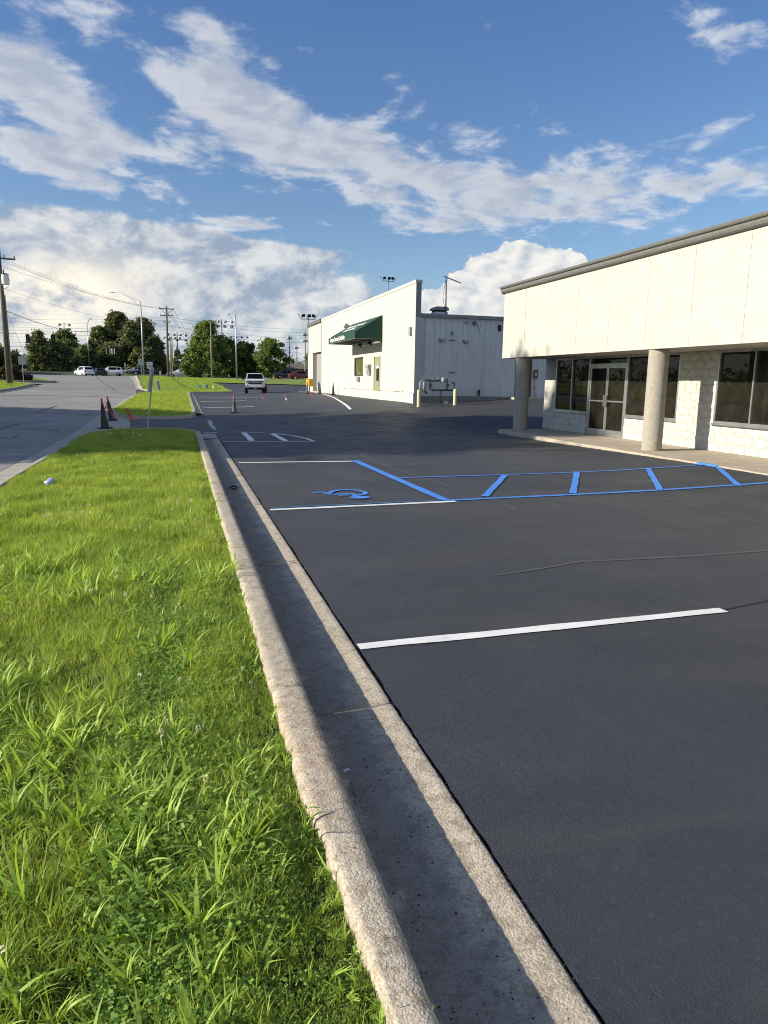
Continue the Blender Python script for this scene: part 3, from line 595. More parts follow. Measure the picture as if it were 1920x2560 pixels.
# wheelchair symbol
z74 = lambda L: [P2(700+x/3.318, 1130+y/3.318) for x, y in L]
def stroke(L, wd, off): return sheet('s', ribbon(sub(z74(L), .1), wd, .004), off, .5, 'blue_line')
ps = [stroke([(275, 343), (340, 338), (420, 356), (470, 357)], .075, .008), stroke([(460, 356), (600, 353), (655, 382)], .085, .010), stroke([(408, 348), (430, 333), (480, 324), (530, 321), (600, 321), (660, 327), (705, 340), (712, 350), (690, 360), (650, 366)], .08, .012), stroke([(482, 370), (575, 366)], .06, .014)]
hc = P2(700+663/3.318, 1130+388/3.318); ps.append(sheet('s', [(hc[0]+.15*math.cos(t), hc[1]+.11*math.sin(t)) for t in np.linspace(0, 6.28, 25)[:-1]], .016, .5, 'blue_line'))
def join(objs, name, parent=None):
    bm = bmesh.new()
    for o in objs: bm.from_mesh(o.data)
    me = bpy.data.meshes.new(name); bm.to_mesh(me); bm.free(); me.materials.append(objs[0].data.materials[0])
    for o in objs: bpy.data.objects.remove(o)
    o = bpy.data.objects.new(name, me); COL.objects.link(o); o.parent = parent; return o
js = join(ps, 'wheelchair_symbol', lot); js['label'] = 'blue wheelchair symbol painted in the stall'

# ================================================================== STOREFRONT BUILDING (right)
XW, XF = 12.40, 10.72; ZS, ZSO, ZFB, ZFT = .085, 2.47, 2.47, 4.62; YE = 23.1; YN = -12
b1 = thing('storefront_building', 'cream stucco storefront with grey roof edge, covered walk and dark windows at right', 'building', (XW, YE, 0))
b1.location = (0, 0, 0)
walk = bpy.data.objects.new('walkway', None); COL.objects.link(walk); walk['kind'] = 'structure'
# walkway slabs, bay by bay
ybs = [YN]; 
while ybs[-1] < 20: ybs.append(ybs[-1]+3.1)
ybs[-1] = 21.6
for a, b in zip(ybs[:-1], ybs[1:]):
    n = max(2, int((b-a)/.12)); m = MB(); prof = [(XW-.02, -.15), (XW-.02, ZS), (10.24, ZS), (10.21, ZS-.006), (10.195, ZS-.03), (10.19, -.15)]; vs = []; fs = []
    for j in range(n+1):
        yy = a+.004+(b-a-.008)*j/n
        for i, (x, z) in enumerate(prof): vs.append((x+(mn.noise(Vector((x, yy*4, z*9)))*.018 if i > 2 else 0), yy, z+(mn.noise(Vector((x*3, yy*5, 7)))*.008 if i in (2, 3, 4) else 0)))
    k = len(prof)
    for j in range(n):
        for i in range(k-1): fs.append((j*k+i, (j+1)*k+i, (j+1)*k+i+1, j*k+i+1))
    fs += [tuple(range(k)), tuple(n*k+i for i in range(k-1, -1, -1))]; m.add(vs, fs); m.build('walkway_slab', 'walk_concrete', walk, fix=True)
m = MB(); m.extr([(XW-.02, 21.6), (10.19, 21.6), (10.22, 22.1), (10.5, 22.5), (XW-.02, 22.6)], lambda u, v: (u, v, -.2), lambda u, v: (u, v, ZS)); m.build('walkway_slab', 'walk_concrete', walk, fix=True)
m = MB(); m.bx(10.175, 10.30, 11.75, 12.35, -.02, ZS+.003); bp = m.build('paint_patch', 'blue_line', walk, bevel=.02); bp['label'] = 'pale blue paint on the edge of the walkway'
# openings
OP = [(20.22, 22.32, .74, ZSO), (18.22, 20.22, ZS, ZSO), (15.95, 18.22, .74, ZSO), (12.30, 14.58, .76, ZSO), (8.9, 11.1, .76, ZSO)]
def wall_holes(mb, x0, x1, y0, y1, z0, z1, holes):
    ys = sorted(set([y0, y1]+[h[0] for h in holes]+[h[1] for h in holes])); zs = sorted(set([z0, z1]+[h[2] for h in holes]+[h[3] for h in holes]))
    for a, b in zip(ys[:-1], ys[1:]):
        for c, d in zip(zs[:-1], zs[1:]):
            ym, zm = (a+b)/2, (c+d)/2
            if a < y0 or b > y1 or c < z0 or d > z1: continue
            if any(h[0] < ym < h[1] and h[2] < zm < h[3] for h in holes): continue
            mb.bx(x0, x1, a, b, c, d)
m = MB(); wall_holes(m, XW+.035, XW+.22, YN, YE-.22, -.2, 2.6, OP); m.bx(XW+.035, XW+16, YE-.2, YE-.02, -.2, 4.6); m.bx(XW+15.8, XW+16, YN, YE-.25, -.2, 4.6); m.bx(XW+.035, XW+15.75, YN, YN+.2, -.2, 4.6); m.build('wall', 'mortar', b1)
# split-face blocks
bvar = []
def block_mesh(L, seed, smooth_=False, h=.194):
    nx_, nz_ = max(1, int(L/.075)), (1 if smooth_ else 3); vs = []; fs = []; r = random.Random(seed)
    for k in range(nz_+1):
        for i in range(nx_+1):
            e = (i in (0, nx_)) or (k in (0, nz_)); d = .010 if (e or smooth_) else .014+r.random()*.014; vs.append((-d, L*i/nx_, h*k/nz_))
    W_ = nx_+1
    for k in range(nz_):
        for i in range(nx_): fs.append((k*W_+i, k*W_+i+1, (k+1)*W_+i+1, (k+1)*W_+i))
    o = len(vs); vs += [(.036, 0, 0), (.036, L, 0), (.036, L, h), (.036, 0, h)]; c = [0, nx_, nz_*W_+nx_, nz_*W_]
    fs += [(c[1], c[0], o, o+1), (c[2], c[1], o+1, o+2), (c[3], c[2], o+2, o+3), (c[0], c[3], o+3, o)]
    mb = MB(); mb.add(vs, fs); return mb.mesh('block', 'block_white')
cache = {}
def get_block(L, r):
    k = (round(L, 2), r); 
    if k not in cache: cache[k] = block_mesh(k[0]-.008, hash(k) & 999, r == 's')
    return cache[k]
for row in range(12):
    z0 = ZS+.003+row*.1985; yb = YE-.03; off = .2 if row % 2 else 0.0; first = True
    while yb > 8.0:
        L = .40-(off if first else 0); first = False; ya = yb-L; seg = [(ya, yb)]
        for h in OP:
            if h[2] < z0+.1 < h[3]:
                ns = []
                for a, b in seg:
                    if b <= h[0] or a >= h[1]: ns.append((a, b)); continue
                    if a < h[0]: ns.append((a, h[0]))
                    if b > h[1]: ns.append((h[1], b))
                seg = ns
        for a, b in seg:
            if b-a > .06: part('block', get_block(b-a, 's' if row == 0 else random.randrange(4)), b1, (XW, a+.004, z0))
        yb = ya
# window frames, panes
def storefront(y0, y1, z0, z1, n, parent, sill=True):
    f = MB(); t = .05; x0, x1 = XW-.012, XW+.10
    f.bx(x0, x1, y0, y0+t, z0, z1); f.bx(x0, x1, y1-t, y1, z0, z1); f.bx(x0+.002, x1-.002, y0+t, y1-t, z0, z0+t); f.bx(x0+.002, x1-.002, y0+t, y1-t, z1-t, z1)
    for k in range(1, n): yy = y0+(y1-y0)*k/n; f.bx(x0+.004, x1-.004, yy-.022, yy+.022, z0+t, z1-t)
    if sill: f.bx(x0-.045, x0+.03, y0-.02, y1+.02, z0-.045, z0-.002)
    w_ = f.build('window', 'aluminium', parent, bevel=.004)
    for k in range(n):
        g = MB(); a = y0+(y1-y0)*k/n+.02; b = y0+(y1-y0)*(k+1)/n-.02; g.bx(XW+.045, XW+.052, a, b, z0+.03, z1-.03); g.build('pane', 'tinted_glass', w_)
for i, h in enumerate(OP):
    if i != 1: storefront(*h, 2, b1)
# the double door with its transom
y0, y1, z0, z1 = OP[1]; x0, x1 = XW-.014, XW+.11
f = MB(); f.bx(x0, x1, y0, y0+.05, z0, z1); f.bx(x0, x1, y1-.05, y1, z0, z1); f.bx(x0+.002, x1, y0+.05, y1-.05, 2.20, 2.26); f.bx(x0+.002, x1, y0+.05, y1-.05, z1-.05, z1); fr = f.build('door_frame', 'aluminium', b1, bevel=.004)
g = MB(); g.bx(XW+.045, XW+.052, y0+.03, y1-.03, 2.25, z1-.03); g.build('pane', 'tinted_glass', fr)
for k in (0, 1):
    ya = y0+.055+k*.947; yb = ya+.94; f = MB(); x0d, x1d = XW, XW+.045
    for a, b, c, d in ((ya, ya+.06, z0+.01, 2.195), (yb-.06, yb, z0+.01, 2.195), (ya+.06, yb-.06, z0+.01, z0+.20), (ya+.06, yb-.06, 2.12, 2.195)): f.bx(x0d, x1d, a, b, c, d)
    dr = f.build('door', 'aluminium', b1, bevel=.003); g = MB(); g.bx(XW+.018, XW+.025, ya+.05, yb-.05, z0+.19, 2.13); g.build('pane', 'tinted_glass', dr)
    yh = yb-.05 if k == 0 else ya+.05; h = MB(); h.bx(XW-.055, XW-.012, yh-.05, yh+.05, .98, 1.32); h.build('door_handle', 'chrome', dr, bevel=.01)
    h = MB(); h.bx(XW-.02, XW+.002, ya+.06, yb-.06, 1.12, 1.16); h.build('push_bar', 'aluminium', dr)
# dim interior
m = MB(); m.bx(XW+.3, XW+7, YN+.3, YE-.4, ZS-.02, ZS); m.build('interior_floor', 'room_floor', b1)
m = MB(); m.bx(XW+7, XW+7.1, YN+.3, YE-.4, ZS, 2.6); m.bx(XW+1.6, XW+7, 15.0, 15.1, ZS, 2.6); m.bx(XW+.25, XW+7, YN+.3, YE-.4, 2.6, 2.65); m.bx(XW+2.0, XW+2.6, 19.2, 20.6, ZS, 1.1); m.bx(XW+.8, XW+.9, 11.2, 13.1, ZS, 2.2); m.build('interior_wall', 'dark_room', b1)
# soffit, fascia backing, roof
m = MB(); m.bx(XF+.07, XW+.3, YN, YE-.06, ZSO+.005, ZSO+.08); m.build('soffit', 'soffit', b1)
m = MB(); m.bx(XF+.055, XF+.30, YN, YE-.055, ZFB+.10, ZFT-.02); m.build('fascia_core', 'mortar', b1)
m = MB(); m.bx(XF+.31, XW+16, YN+.02, YE-.06, 4.50, 4.56); m.build('roof', 'trim_gray', b1)
joints = [YE, 21.49, 19.92, 18.33, 16.74, 15.17, 13.6, 12.03]
while joints[-1] > YN+1.6: joints.append(joints[-1]-1.57)
joints.append(YN)
for i, (b, a) in enumerate(zip(joints[:-1], joints[1:])):
    ga = .008 if i == 0 else .003; m = MB(); m.bx(XF, XF+.05, a+ga, b-(.008 if i == 1 else .003 if i else 0), ZFB, ZFT); m.build('fascia_panel', 'stucco', b1, bevel=.002)
m = MB(); m.bx(XF+.006, XF+1.62, YE-.05, YE, ZFB+.002, ZFT-.002); m.build('fascia_panel', 'stucco', b1)
tp = [(.06, ZFT-.03), (-.05, ZFT+.0), (-.085, ZFT+.03), (-.10, ZFT+.075), (-.09, ZFT+.13), (-.125, ZFT+.145), (-.145, ZFT+.17), (-.15, ZFT+.205), (-.135, ZFT+.225), (.34, ZFT+.235), (.34, ZFT-.03)]
m = MB(); n = 60; vs = []
m.extr(tp, lambda u, v: (XF+u, YN, v), lambda u, v: (XF+u, YE+.12, v)); m.build('roof_trim', 'trim_gray', b1, smooth=False, fix=True)
m = MB(); m.extr([(-u, v) for u, v in tp], lambda u, v: (XF+.345, YE+u-.0, v), lambda u, v: (XW+16, YE+u, v)); m.build('roof_trim', 'trim_gray', b1, fix=True)
for cx_, cy_ in ((10.98, 22.0), (10.98, 14.93), (10.98, 7.9), (10.98, .9)):
    r_ = .235; nz = 46; na = 40; vs = []; fs = []
    for j in range(nz+1):
        z = ZS-.0+(ZSO-ZS+.01)*j/nz
        for k in range(na):
            t = 2*math.pi*k/na; d = mn.noise(Vector((math.cos(t)*3, math.sin(t)*3, z*12)))*.004; vs.append(((r_+d)*math.cos(t), (r_+d)*math.sin(t), z))
    for j in range(nz):
        for k in range(na): fs.append((j*na+k, j*na+(k+1) % na, (j+1)*na+(k+1) % na, (j+1)*na+k))
    m = MB(); m.add(vs, fs); o = m.build('column', 'column_stucco', b1, smooth=True); o.location = (cx_, cy_, 0)

# ================================================================== BUILDING TWO (white, with green awning)
X2 = 11.2; Y2 = at_x(1034, 1008, X2).y; Y2L = at_x(804, 900, X2).y; Y2P = at_x(771, 900, X2).y
b2 = thing('drive_through_building', 'white building with green awning and tall straight parapet beyond the lot', 'building', (0, 0, 0))
ztop = at_x(1038, 700, X2).z; yz = lambda px, py: (at_x(px, py, X2).y, at_x(px, py, X2).z)
def rect(pa, pb):
    a, b = yz(*pa), yz(*pb); return (min(a[0], b[0]), max(a[0], b[0]), min(a[1], b[1]), max(a[1], b[1]))
hw = rect((885.5, 941), (908, 892)); hd = rect((933.5, 976.5), (952, 891)); 
m = MB(); wall_holes(m, X2, X2+.28, Y2, Y2L, .0, ztop-.16, [hw, hd]); m.build('wall', 'stucco_wall', b2)
m = MB(); m.bx(X2-.03, X2+.31, Y2-.03, Y2L+.02, ztop-.155, ztop); m.build('coping', 'stucco_wall', b2, bevel=.01)
zsl = at_x(905, 973, X2).z
m = MB(); m.bx(X2-.035, X2-.002, Y2, Y2L, -.1, zsl-.03); m.build('foundation', 'stucco_wall', b2)
m = MB()
for k in range(40):
    yy = Y2+.3+k*.5; 
    if random.random() < .7: m.bx(X2-.040, X2-.003, yy, yy+random.uniform(.1, .45), zsl-.028, zsl+random.uniform(.0, .03))
m.build('chipped_ledge', 'stained_concrete', b2)
# bare block end of the parapet
zb = 4.15
row = 0
while zb+.2*row < ztop-.2:
    mb = MB(); mb.bx(X2+.012, X2+.268, Y2-.012, Y2-.002, zb+.2*row+.004, zb+.2*row+.194); mb.build('block', 'block_gray' if row > 2 else 'block_white', b2); row += 1
# building body and ribbed metal side wall
YM = Y2+.35; zev = at_y(1060, 786, YM).z; XR = 27
m = MB(); m.bx(X2+.29, XR, YM+.06, Y2L, -.1, zev-.12); m.build('core', 'metal_trim', b2)
m = MB(); m.bx(X2+.29, XR, YM+.02, Y2L, zev-.10, zev-.02); m.build('roof', 'metal_trim', b2)
zc2 = at_y(1150, 991, YM).z
m = MB(); m.bx(X2+.30, XR, YM-.07, YM+.05, -.1, zc2); m.build('foundation', 'stained_concrete', b2)
rib = MB(); pw = .914; rp = []
for k in range(3):
    u = k*.3048; rp += [(u, 0), (u+.20, 0), (u+.222, -.055), (u+.258, -.055), (u+.287, 0)]
    rp[-5:-3] = [(u, 0), (u+.06, 0), (u+.065, -.006), (u+.075, -.006), (u+.08, 0), (u+.2, 0)]
rp.append((pw, 0)); vs = [(u, v, z) for z in (zc2+.01, zev-.02) for u, v in rp]; n = len(rp); rib.add(vs, [(i, i+1, n+i+1, n+i) for i in range(n-1)])
rm = rib.mesh('metal_panel', 'metal_panel')
X0 = X2+.92; dX0 = at_y(1286, 990, YM).x; dX1 = dX0+.92; k = 0; x = X0
while x < XR:
    if not (dX0-.5 < x < dX1-.35): part('metal_panel', rm, b2, (x, YM, 0))
    x += pw
# fill beside the door
ds = MB(); ds.bx(dX0-1.3, dX0-.02, YM+.006, YM+.03, zc2, zev-.02); ds.bx(dX1+.02, dX1+1.2, YM+.006, YM+.03, zc2, zev-.02); ds.bx(dX0-.02, dX1+.02, YM+.006, YM+.03, zc2+2.18, zev-.02); ds.build('metal_infill', 'metal_panel', b2)
m = MB(); m.bx(dX0, dX1, YM-.03, YM+.02, zc2, zc2+2.15); dd = m.build('door', 'brown_door', b2, bevel=.01)
m = MB(); m.bx(dX0+.09, dX0+.15, YM-.045, YM-.03, zc2+.98, zc2+1.22); m.tube([(dX0+.12, YM-.05, zc2+1.02), (dX0+.12, YM-.09, zc2+1.02), (dX0+.26, YM-.09, zc2+1.01)], .016); m.build('door_handle', 'chrome', dd)
m = MB(); m.bx(X2+.30, X0-.01, YM-.02, YM+.04, zc2, zev-.03); m.build('corner_panel', 'metal_panel', b2)
m = MB(); m.extr([(0, 0), (-.13, .02), (-.15, .16), (-.13, .18), (.1, .18), (.1, 0)], lambda u, v: (X2+.27, YM+u-.02, zev-.14+v), lambda u, v: (XR, YM+u-.02, zev-.14+v)); m.build('eave_gutter', 'metal_trim', b2, fix=True)
m = MB(); m.box((X2+.34, YM-.10, (zev-.12+zc2-.4)/2+.1), (.09, .08, zev-zc2)); m.box((X2+.34, YM-.10, .75), (.075, .07, .3)); m.build('downspout', 'white_pipe', b2)
m = MB(); xp = at_y(1061, 900, YM).x; m.tube([(xp, YM-.09, zc2+1.15), (xp, YM-.09, at_y(1062, 796, YM).z)], .04, 8); m.build('vent_pipe', 'white_pipe', b2)
# wall fittings on the metal side
for px, py in ((1105.5, 848), (1165, 851)):
    c = at_y(px, py, YM-.1); m = MB(); m.box((c.x-.02, YM-.03, c.z-.05), (.24, .05, .2)); fl = m.build('floodlight', 'gray_box', b2, bevel=.01)
    m = MB(); m.lathe([(0.001, -.1), (.07, -.09), (.12, -.04), (.125, 0), (.10, .06), (.04, .09), (.001, .1)], 14, (c.x+.02, YM-.16, c.z)); m.build('lamp_head', 'white_plastic', fl, smooth=True)
    m = MB(); m.box((c.x+.03, YM-.285, c.z-.01), (.05, .02, .09)); m.build('lens', 'black', fl)
c = at_y(1185, 808, YM); m = MB(); m.tube([(c.x, YM-.02, c.z), (c.x, YM-.12, c.z)], .10, 14); m.tube([(c.x, YM-.12, c.z), (c.x, YM-.17, c.z)], .055, 12); m.build('vent_cap', 'pipe_gray', b2)
cp = [at_y(*p, YM-.06) for p in ((1190, 806), (1197, 812), (1202, 828), (1204, 845), (1203, 880), (1200, 950), (1196, 1000))]
m = MB(); m.tube([(p.x, p.y, max(p.z, .55)) for p in cp], .045, 8); m.build('conduit', 'metal_panel', b2, smooth=True)
c = at_y(1197, 982, YM-.1); m = MB(); m.box(c, (.09, .08, .3)); m.build('junction_box', 'black', b2)
c1_ = at_y(1131, 836, YM-.04); c2_ = at_y(1128, 950, YM-.04); m = MB(); m.tube([c1_, c2_], .022, 6); m.build('conduit', 'metal_panel', b2)
for px, py in ((1131, 850), (1130, 931)): c = at_y(px, py, YM-.05); m = MB(); m.box(c, (.30, .05, .045)); m.build('bracket', 'pipe_gray', b2)
c = at_y(1131, 835, YM-.08); m = MB(); m.tube([(c.x, c.y, c.z-.05), (c.x, c.y, c.z+.12)], .05, 8); m.build('vent_cap', 'pipe_gray', b2)
c = at_y(1165, 808, YM-.03); m = MB(); m.lathe([(.001, -.03), (.09, -.02), (.09, .10), (.001, .12)], 10, (c.x, c.y, c.z)); m.build('wall_light', 'gray_box', b2)
c = at_y(1248, 820, YM-.05); m = MB(); m.box(c, (.16, .1, .30)); m.build('wall_light', 'black', b2)
c = at_y(1338, 935, YM-.07); mtr = MB(); mtr.box(c, (.22, .13, .42)); mt = mtr.build('meter_box', 'rust', b2, bevel=.015)
m = MB(); m.box((c.x+.01, c.y-.07, c.z-.02), (.08, .015, .13)); m.build('meter_label', 'white_plastic', mt)
m = MB(); q = [(c.x, c.y, c.z-.2), (c.x+.01, c.y, c.z-.6), (c.x+.02, c.y, c.z-1.0), (c.x+.14, c.y, c.z-1.22), (c.x+.45, c.y, c.z-1.27)]; m.tube(q, .014, 6); m.tube([(c.x-.10, c.y+.03, c.z-.72), (c.x, c.y+.03, c.z-.72)], .03, 8); m.build('cable', 'pipe_gray', mt)
m = MB(); a = at_y(1270, 1003, YM-.3); m.box((a.x+1.9, YM-.45, zc2-.06), (3.6, .7, .12)); m.build('door_step', 'walk_concrete', b2, bevel=.01)
# rooftop vent and antenna mast
c = at_y(1098, 785, YM+2.5); m = MB(); m.box((c.x, c.y, c.z-.15), (.72, .72, .46)); hv = m.build('roof_vent', 'metal_panel', b2, bevel=.01)
m = MB(); m.box((c.x, c.y, c.z+.12), (.62, .62, .12)); m.build('louvre', 'black', hv); m = MB(); m.extr([(-.42, .17), (-.40, .27), (-.28, .35), (.28, .35), (.40, .27), (.42, .17)], lambda u, v: (c.x+u, c.y-.4, c.z+v), lambda u, v: (c.x+u, c.y+.4, c.z+v)); m.build('vent_hood', 'metal_trim', hv, fix=True)
a0 = at_y(1114.5, 783, YM+1.5); a1 = at_y(1116, 692, YM+1.5); a2_ = at_y(1152.5, 708, YM+1.5)
mast = thing('antenna_mast', 'thin antenna mast with one slanting arm on the metal roof', 'antenna', (a0.x, a0.y, zev-.05)); L_ = lambda p: Vector(p)-mast.location
m = MB(); m.tube([(0, 0, 0), L_(a1)], .035, 6); m.build('mast', 'pipe_gray', mast); m = MB(); m.tube([L_(a1)+Vector((-.12, 0, .02)), L_(a2_)], .028, 6); m.build('arm', 'pipe_gray', mast)
m = MB(); m.tube([L_(a1)+Vector((-.02, 0, -.1)), L_(a1)+Vector((-.16, 0, -1.0)), L_(a1)+Vector((.14, 0, -2.6)), L_(a1)+Vector((.05, 0, -3.4))], .012, 5); m.build('cable', 'wire', mast)
# window, service panel and fittings of the white front
m = MB(); y0, y1, z0, z1 = hw; 
for q in ((y0, y0+.07, z0, z1), (y1-.07, y1, z0, z1), (y0+.07, y1-.07, z0, z0+.09), (y0+.07, y1-.07, z1-.09, z1)): m.bx(X2+.06, X2+.16, *q)
wn = m.build('window', 'bronze', b2); m = MB(); m.bx(X2+.10, X2+.12, y0+.05, y1-.05, z0+.05, z1-.05); m.build('pane', 'green_glass', wn)
m = MB()
for k in range(9): yy = y0+.12+k*(y1-y0-.24)/8; m.bx(X2+.18, X2+.20, yy, yy+.10, z0+.1, z1-.1)
m.build('blind', 'door_green', wn); m = MB(); m.bx(X2+.25, X2+.27, y0, y1, z0, z1); m.build('backing', 'dark_room', wn)
y0, y1, z0, z1 = hd; m = MB(); m.bx(X2+.05, X2+.2, y0, y1, z0, z1); dg = m.build('service_panel', 'door_green', b2, bevel=.01)
m = MB(); hh = z1-z0
for q, mm in (((.30, .68, .74, .82), 'metal_trim'), ((.30, .68, .665, .735), 'yellow'), ((.34, .66, .30, .66), 'black'), ((.30, .70, .17, .295), 'metal_trim')):
    m = MB(); m.bx(X2+.02, X2+.055, y1-(y1-y0)*q[1], y1-(y1-y0)*q[0], z0+hh*q[2], z0+hh*q[3]); m.build('machine_part', 'letter_white' if mm == 'yellow' else mm, dg)
y0, y1, z0, z1 = rect((921, 939), (928.5, 911)); m = MB(); m.extr([(0, z0), (-.10, z0), (-.22, z1-.12), (-.16, z1), (0, z1)], lambda u, v: (X2+u, y0, v), lambda u, v: (X2+u, y1, v)); nd = m.build('deposit_box', 'metal_trim', b2, fix=True); m = MB(); m.box((X2-.19, (y0+y1)/2, (z0+z1)/2+.05), (.03, .10, .12)); m.build('keypad', 'white_plastic', nd)
y0, y1, z0, z1 = rect((893, 953), (900, 942)); m = MB(); m.bx(X2-.12, X2, y0, y1, z0, z1); m.build('teller_drawer', 'metal_trim', b2, bevel=.01)
y0, y1, z0, z1 = rect((1025.5, 839), (1030.5, 817.5)); m = MB(); m.bx(X2-.12, X2, y0, y1, z0, z1); m.build('wall_light', 'gray_box', b2, bevel=.01)
# awning
yA0 = at_x(956.8, 790, X2).y; yA1 = at_x(880.8, 815, X2).y; zr = at_x(956.7, 787.6, X2).z; zvb = at_x(956, 847.5, X2).z
vt = at_y(887.5, 829, yA0); vb = at_y(887, 845.4, yA0); XV = (vt.x+vb.x)/2; zvt = vt.z; zvb = (vb.z+zvb)/2
aw = MB(); aw.quad((X2-.01, yA0, zr), (X2-.01, yA1, zr), (XV, yA1, zvt), (XV, yA0, zvt)); aw.quad((XV, yA0, zvt), (XV, yA1, zvt), (XV, yA1, zvb), (XV, yA0, zvb))
for yy in (yA0, yA1): aw.add([(X2-.01, yy, zr), (XV, yy, zvt), (XV, yy, zvb), (X2-.01, yy, zvb)], [(0, 1, 2, 3)])
awn = aw.build('awning', 'awning_green', b2, fix=True); m = MB(); m.bx(XV+.03, X2-.02, yA0+.03, yA1-.03, zvb+.03, zvb+.05); m.build('awning_underside', 'awning_under', awn)
m = MB()
for k in range(4): yy = yA0+.02+(yA1-yA0-.04)*k/3; m.tube([(X2-.02, yy, zvb), (XV+.02, yy, zvb)], .02, 6)
m.tube([(XV+.02, yA0, zvb), (XV+.02, yA1, zvb)], .02, 6); m.build('awning_frame', 'metal_trim', awn)
def text_mesh(body, size, m, parent, mw, xs=1.0, bold=.02):
    cu = bpy.data.curves.new('lettering', 'FONT'); cu.body = body; cu.size = size; cu.align_x = 'CENTER'; cu.align_y = 'CENTER'; cu.offset = bold*size; cu.extrude = .002; cu.resolution_u = 3
    t = bpy.data.objects.new('tmp_text', cu); COL.objects.link(t); dg_ = bpy.context.evaluated_depsgraph_get(); me = bpy.data.meshes.new_from_object(t.evaluated_get(dg_)); bpy.data.objects.remove(t)
    me.transform(mw@Matrix.Diagonal((xs, 1, 1, 1))); me.materials.clear(); me.materials.append(M[m]); o = bpy.data.objects.new('lettering', me); COL.objects.link(o); o.parent = parent; return o
def frame(o, u, v): u = Vector(u).normalized(); v = Vector(v).normalized(); n = u.cross(v); return Matrix(((u.x, v.x, n.x, o[0]), (u.y, v.y, n.y, o[1]), (u.z, v.z, n.z, o[2]), (0, 0, 0, 1)))
ya_ = yA1-(yA1-yA0)*.36; text_mesh('Champion Community Credit Union', .36, 'letter_white', awn, frame((XV-.006, ya_, (zvt+zvb)/2+.02), (0, -1, 0), (0, 0, 1)), xs=(yA1-yA0)*.60/5.6, bold=.03)
sv = Vector((X2-XV, 0, zr-zvt)); nrm = Vector((0, -1, 0)).cross(sv.normalized()).normalized()
for t_, s_, bd in ((.36, .50, 'Credit Union'), (.62, .42, 'Champion Community')):
    p = Vector((XV, (yA0+yA1)/2+.1, zvt))+sv*t_+nrm*.02; text_mesh(bd, s_, 'letter_white', awn, frame(p, (0, -1, 0), sv), xs=1.25, bold=.03)
for px, py in ((889, 868), (912, 863), (938, 856)):
    c = at_x(px, py, X2-.35); m = MB(); m.box((X2-.30, c.y, c.z), (.42, .50, .10), rot=Matrix.Rotation(RAD(-12), 3, 'Y')); wl = m.build('wall_light', 'letter_white', b2, bevel=.02)
    m = MB(); m.box((X2-.10, c.y-.12, c.z+.10), (.22, .22, .18)); m.build('ballast', 'black', wl)
c = at_x(866, 816, X2-.2); m = MB(); m.box((X2-.18, c.y, c.z), (.34, .40, .28), rot=Matrix.Rotation(RAD(25), 3, 'Y')); m.build('floodlight', 'gray_box', b2, bevel=.02)
# low porch end of building two
zpb = at_x(790, 881, X2).z; zpt = at_x(802, 805, X2).z
m = MB(); m.bx(X2+.02, X2+.25, Y2L+.03, Y2P, zpb, zpt); m.build('fascia', 'stucco', b2)
m = MB(); m.extr([(.3, -.02), (-.04, 0), (-.12, .06), (-.12, .16), (-.15, .2), (-.15, .28), (.3, .3)], lambda u, v: (X2+u, Y2L+.03, zpt-.05+v), lambda u, v: (X2+u, Y2P+.12, zpt-.05+v)); m.build('roof_trim', 'trim_gray', b2, fix=True)
m = MB(); m.bx(X2-.03, X2+.02, Y2L+.0, Y2L+.22, zpb-.02, zpt); m.build('corner_strip', 'metal_trim', b2)
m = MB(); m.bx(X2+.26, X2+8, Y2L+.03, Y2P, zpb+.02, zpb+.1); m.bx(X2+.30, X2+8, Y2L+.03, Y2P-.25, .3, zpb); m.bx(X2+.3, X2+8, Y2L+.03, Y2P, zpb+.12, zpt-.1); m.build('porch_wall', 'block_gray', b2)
y0 = at_x(783, 940, X2).y; m = MB(); m.bx(X2-.04, X2+.29, y0, Y2P-.02, .2, zpb-.01); m.build('pilaster', 'block_white', b2)
m = MB(); m.bx(X2-.05, X2+1.5, Y2L+.03, Y2P+.2, .3, at_x(790, 980, X2).z+.06); m.build('porch_slab', 'walk_concrete', b2)

# gas meter set with its pipework
gc = at_y(1047, 1017, YM-1.6); gz = un(1047, 1017).z; Yg = YM-1.15
def gp(px, py, dy=0): p = at_y(px, py, Yg+dy); return p
zg = Hs(at_y(1100, 1008, Yg).x, Yg)
gm = thing('gas_meter', 'grey gas pipework with valves and meter between two yellow bollards', 'gas meter', (at_y(1100, 1008, Yg).x, Yg, zg)); S_ = lambda p: Vector(p)-gm.location
def zz(x, y): return (1000+x/4.366, 660+y/4.366)
runs = [([(218, 1500), (218, 1290), (232, 1268), (300, 1268), (345, 1272), (450, 1272)], .05), ([(330, 1275), (330, 1360), (345, 1377), (590, 1377), (592, 1300), (565, 1292)], .045), ([(515, 1240), (515, 1310), (508, 1368)], .045), ([(450, 1378), (445, 1520)], .035),
        ([(420, 1272), (420, 1240)], .05), ([(262, 1270), (262, 1380), (290, 1410)], .05)]
for pts, r_ in runs: m = MB(); m.tube([S_(gp(*zz(*p))) for p in pts], r_, 8); m.build('pipe', 'pipe_gray', gm, smooth=True)
for x_, y_, r_ in ((332, 1320, .07), (520, 1325, .06), (380, 1270, .07), (292, 1268, .06)): p = S_(gp(*zz(x_, y_))); m = MB(); m.tube([p+Vector((-.07, 0, 0)), p+Vector((.07, 0, 0))], r_, 10); m.build('valve', 'pipe_gray', gm)
p = S_(gp(*zz(472, 1272))); m = MB(); m.lathe([(.001, -.12), (.10, -.11), (.13, -.05), (.13, .04), (.09, .10), (.03, .16), (.001, .17)], 12, p); m.build('regulator', 'gray_box', gm, smooth=True)
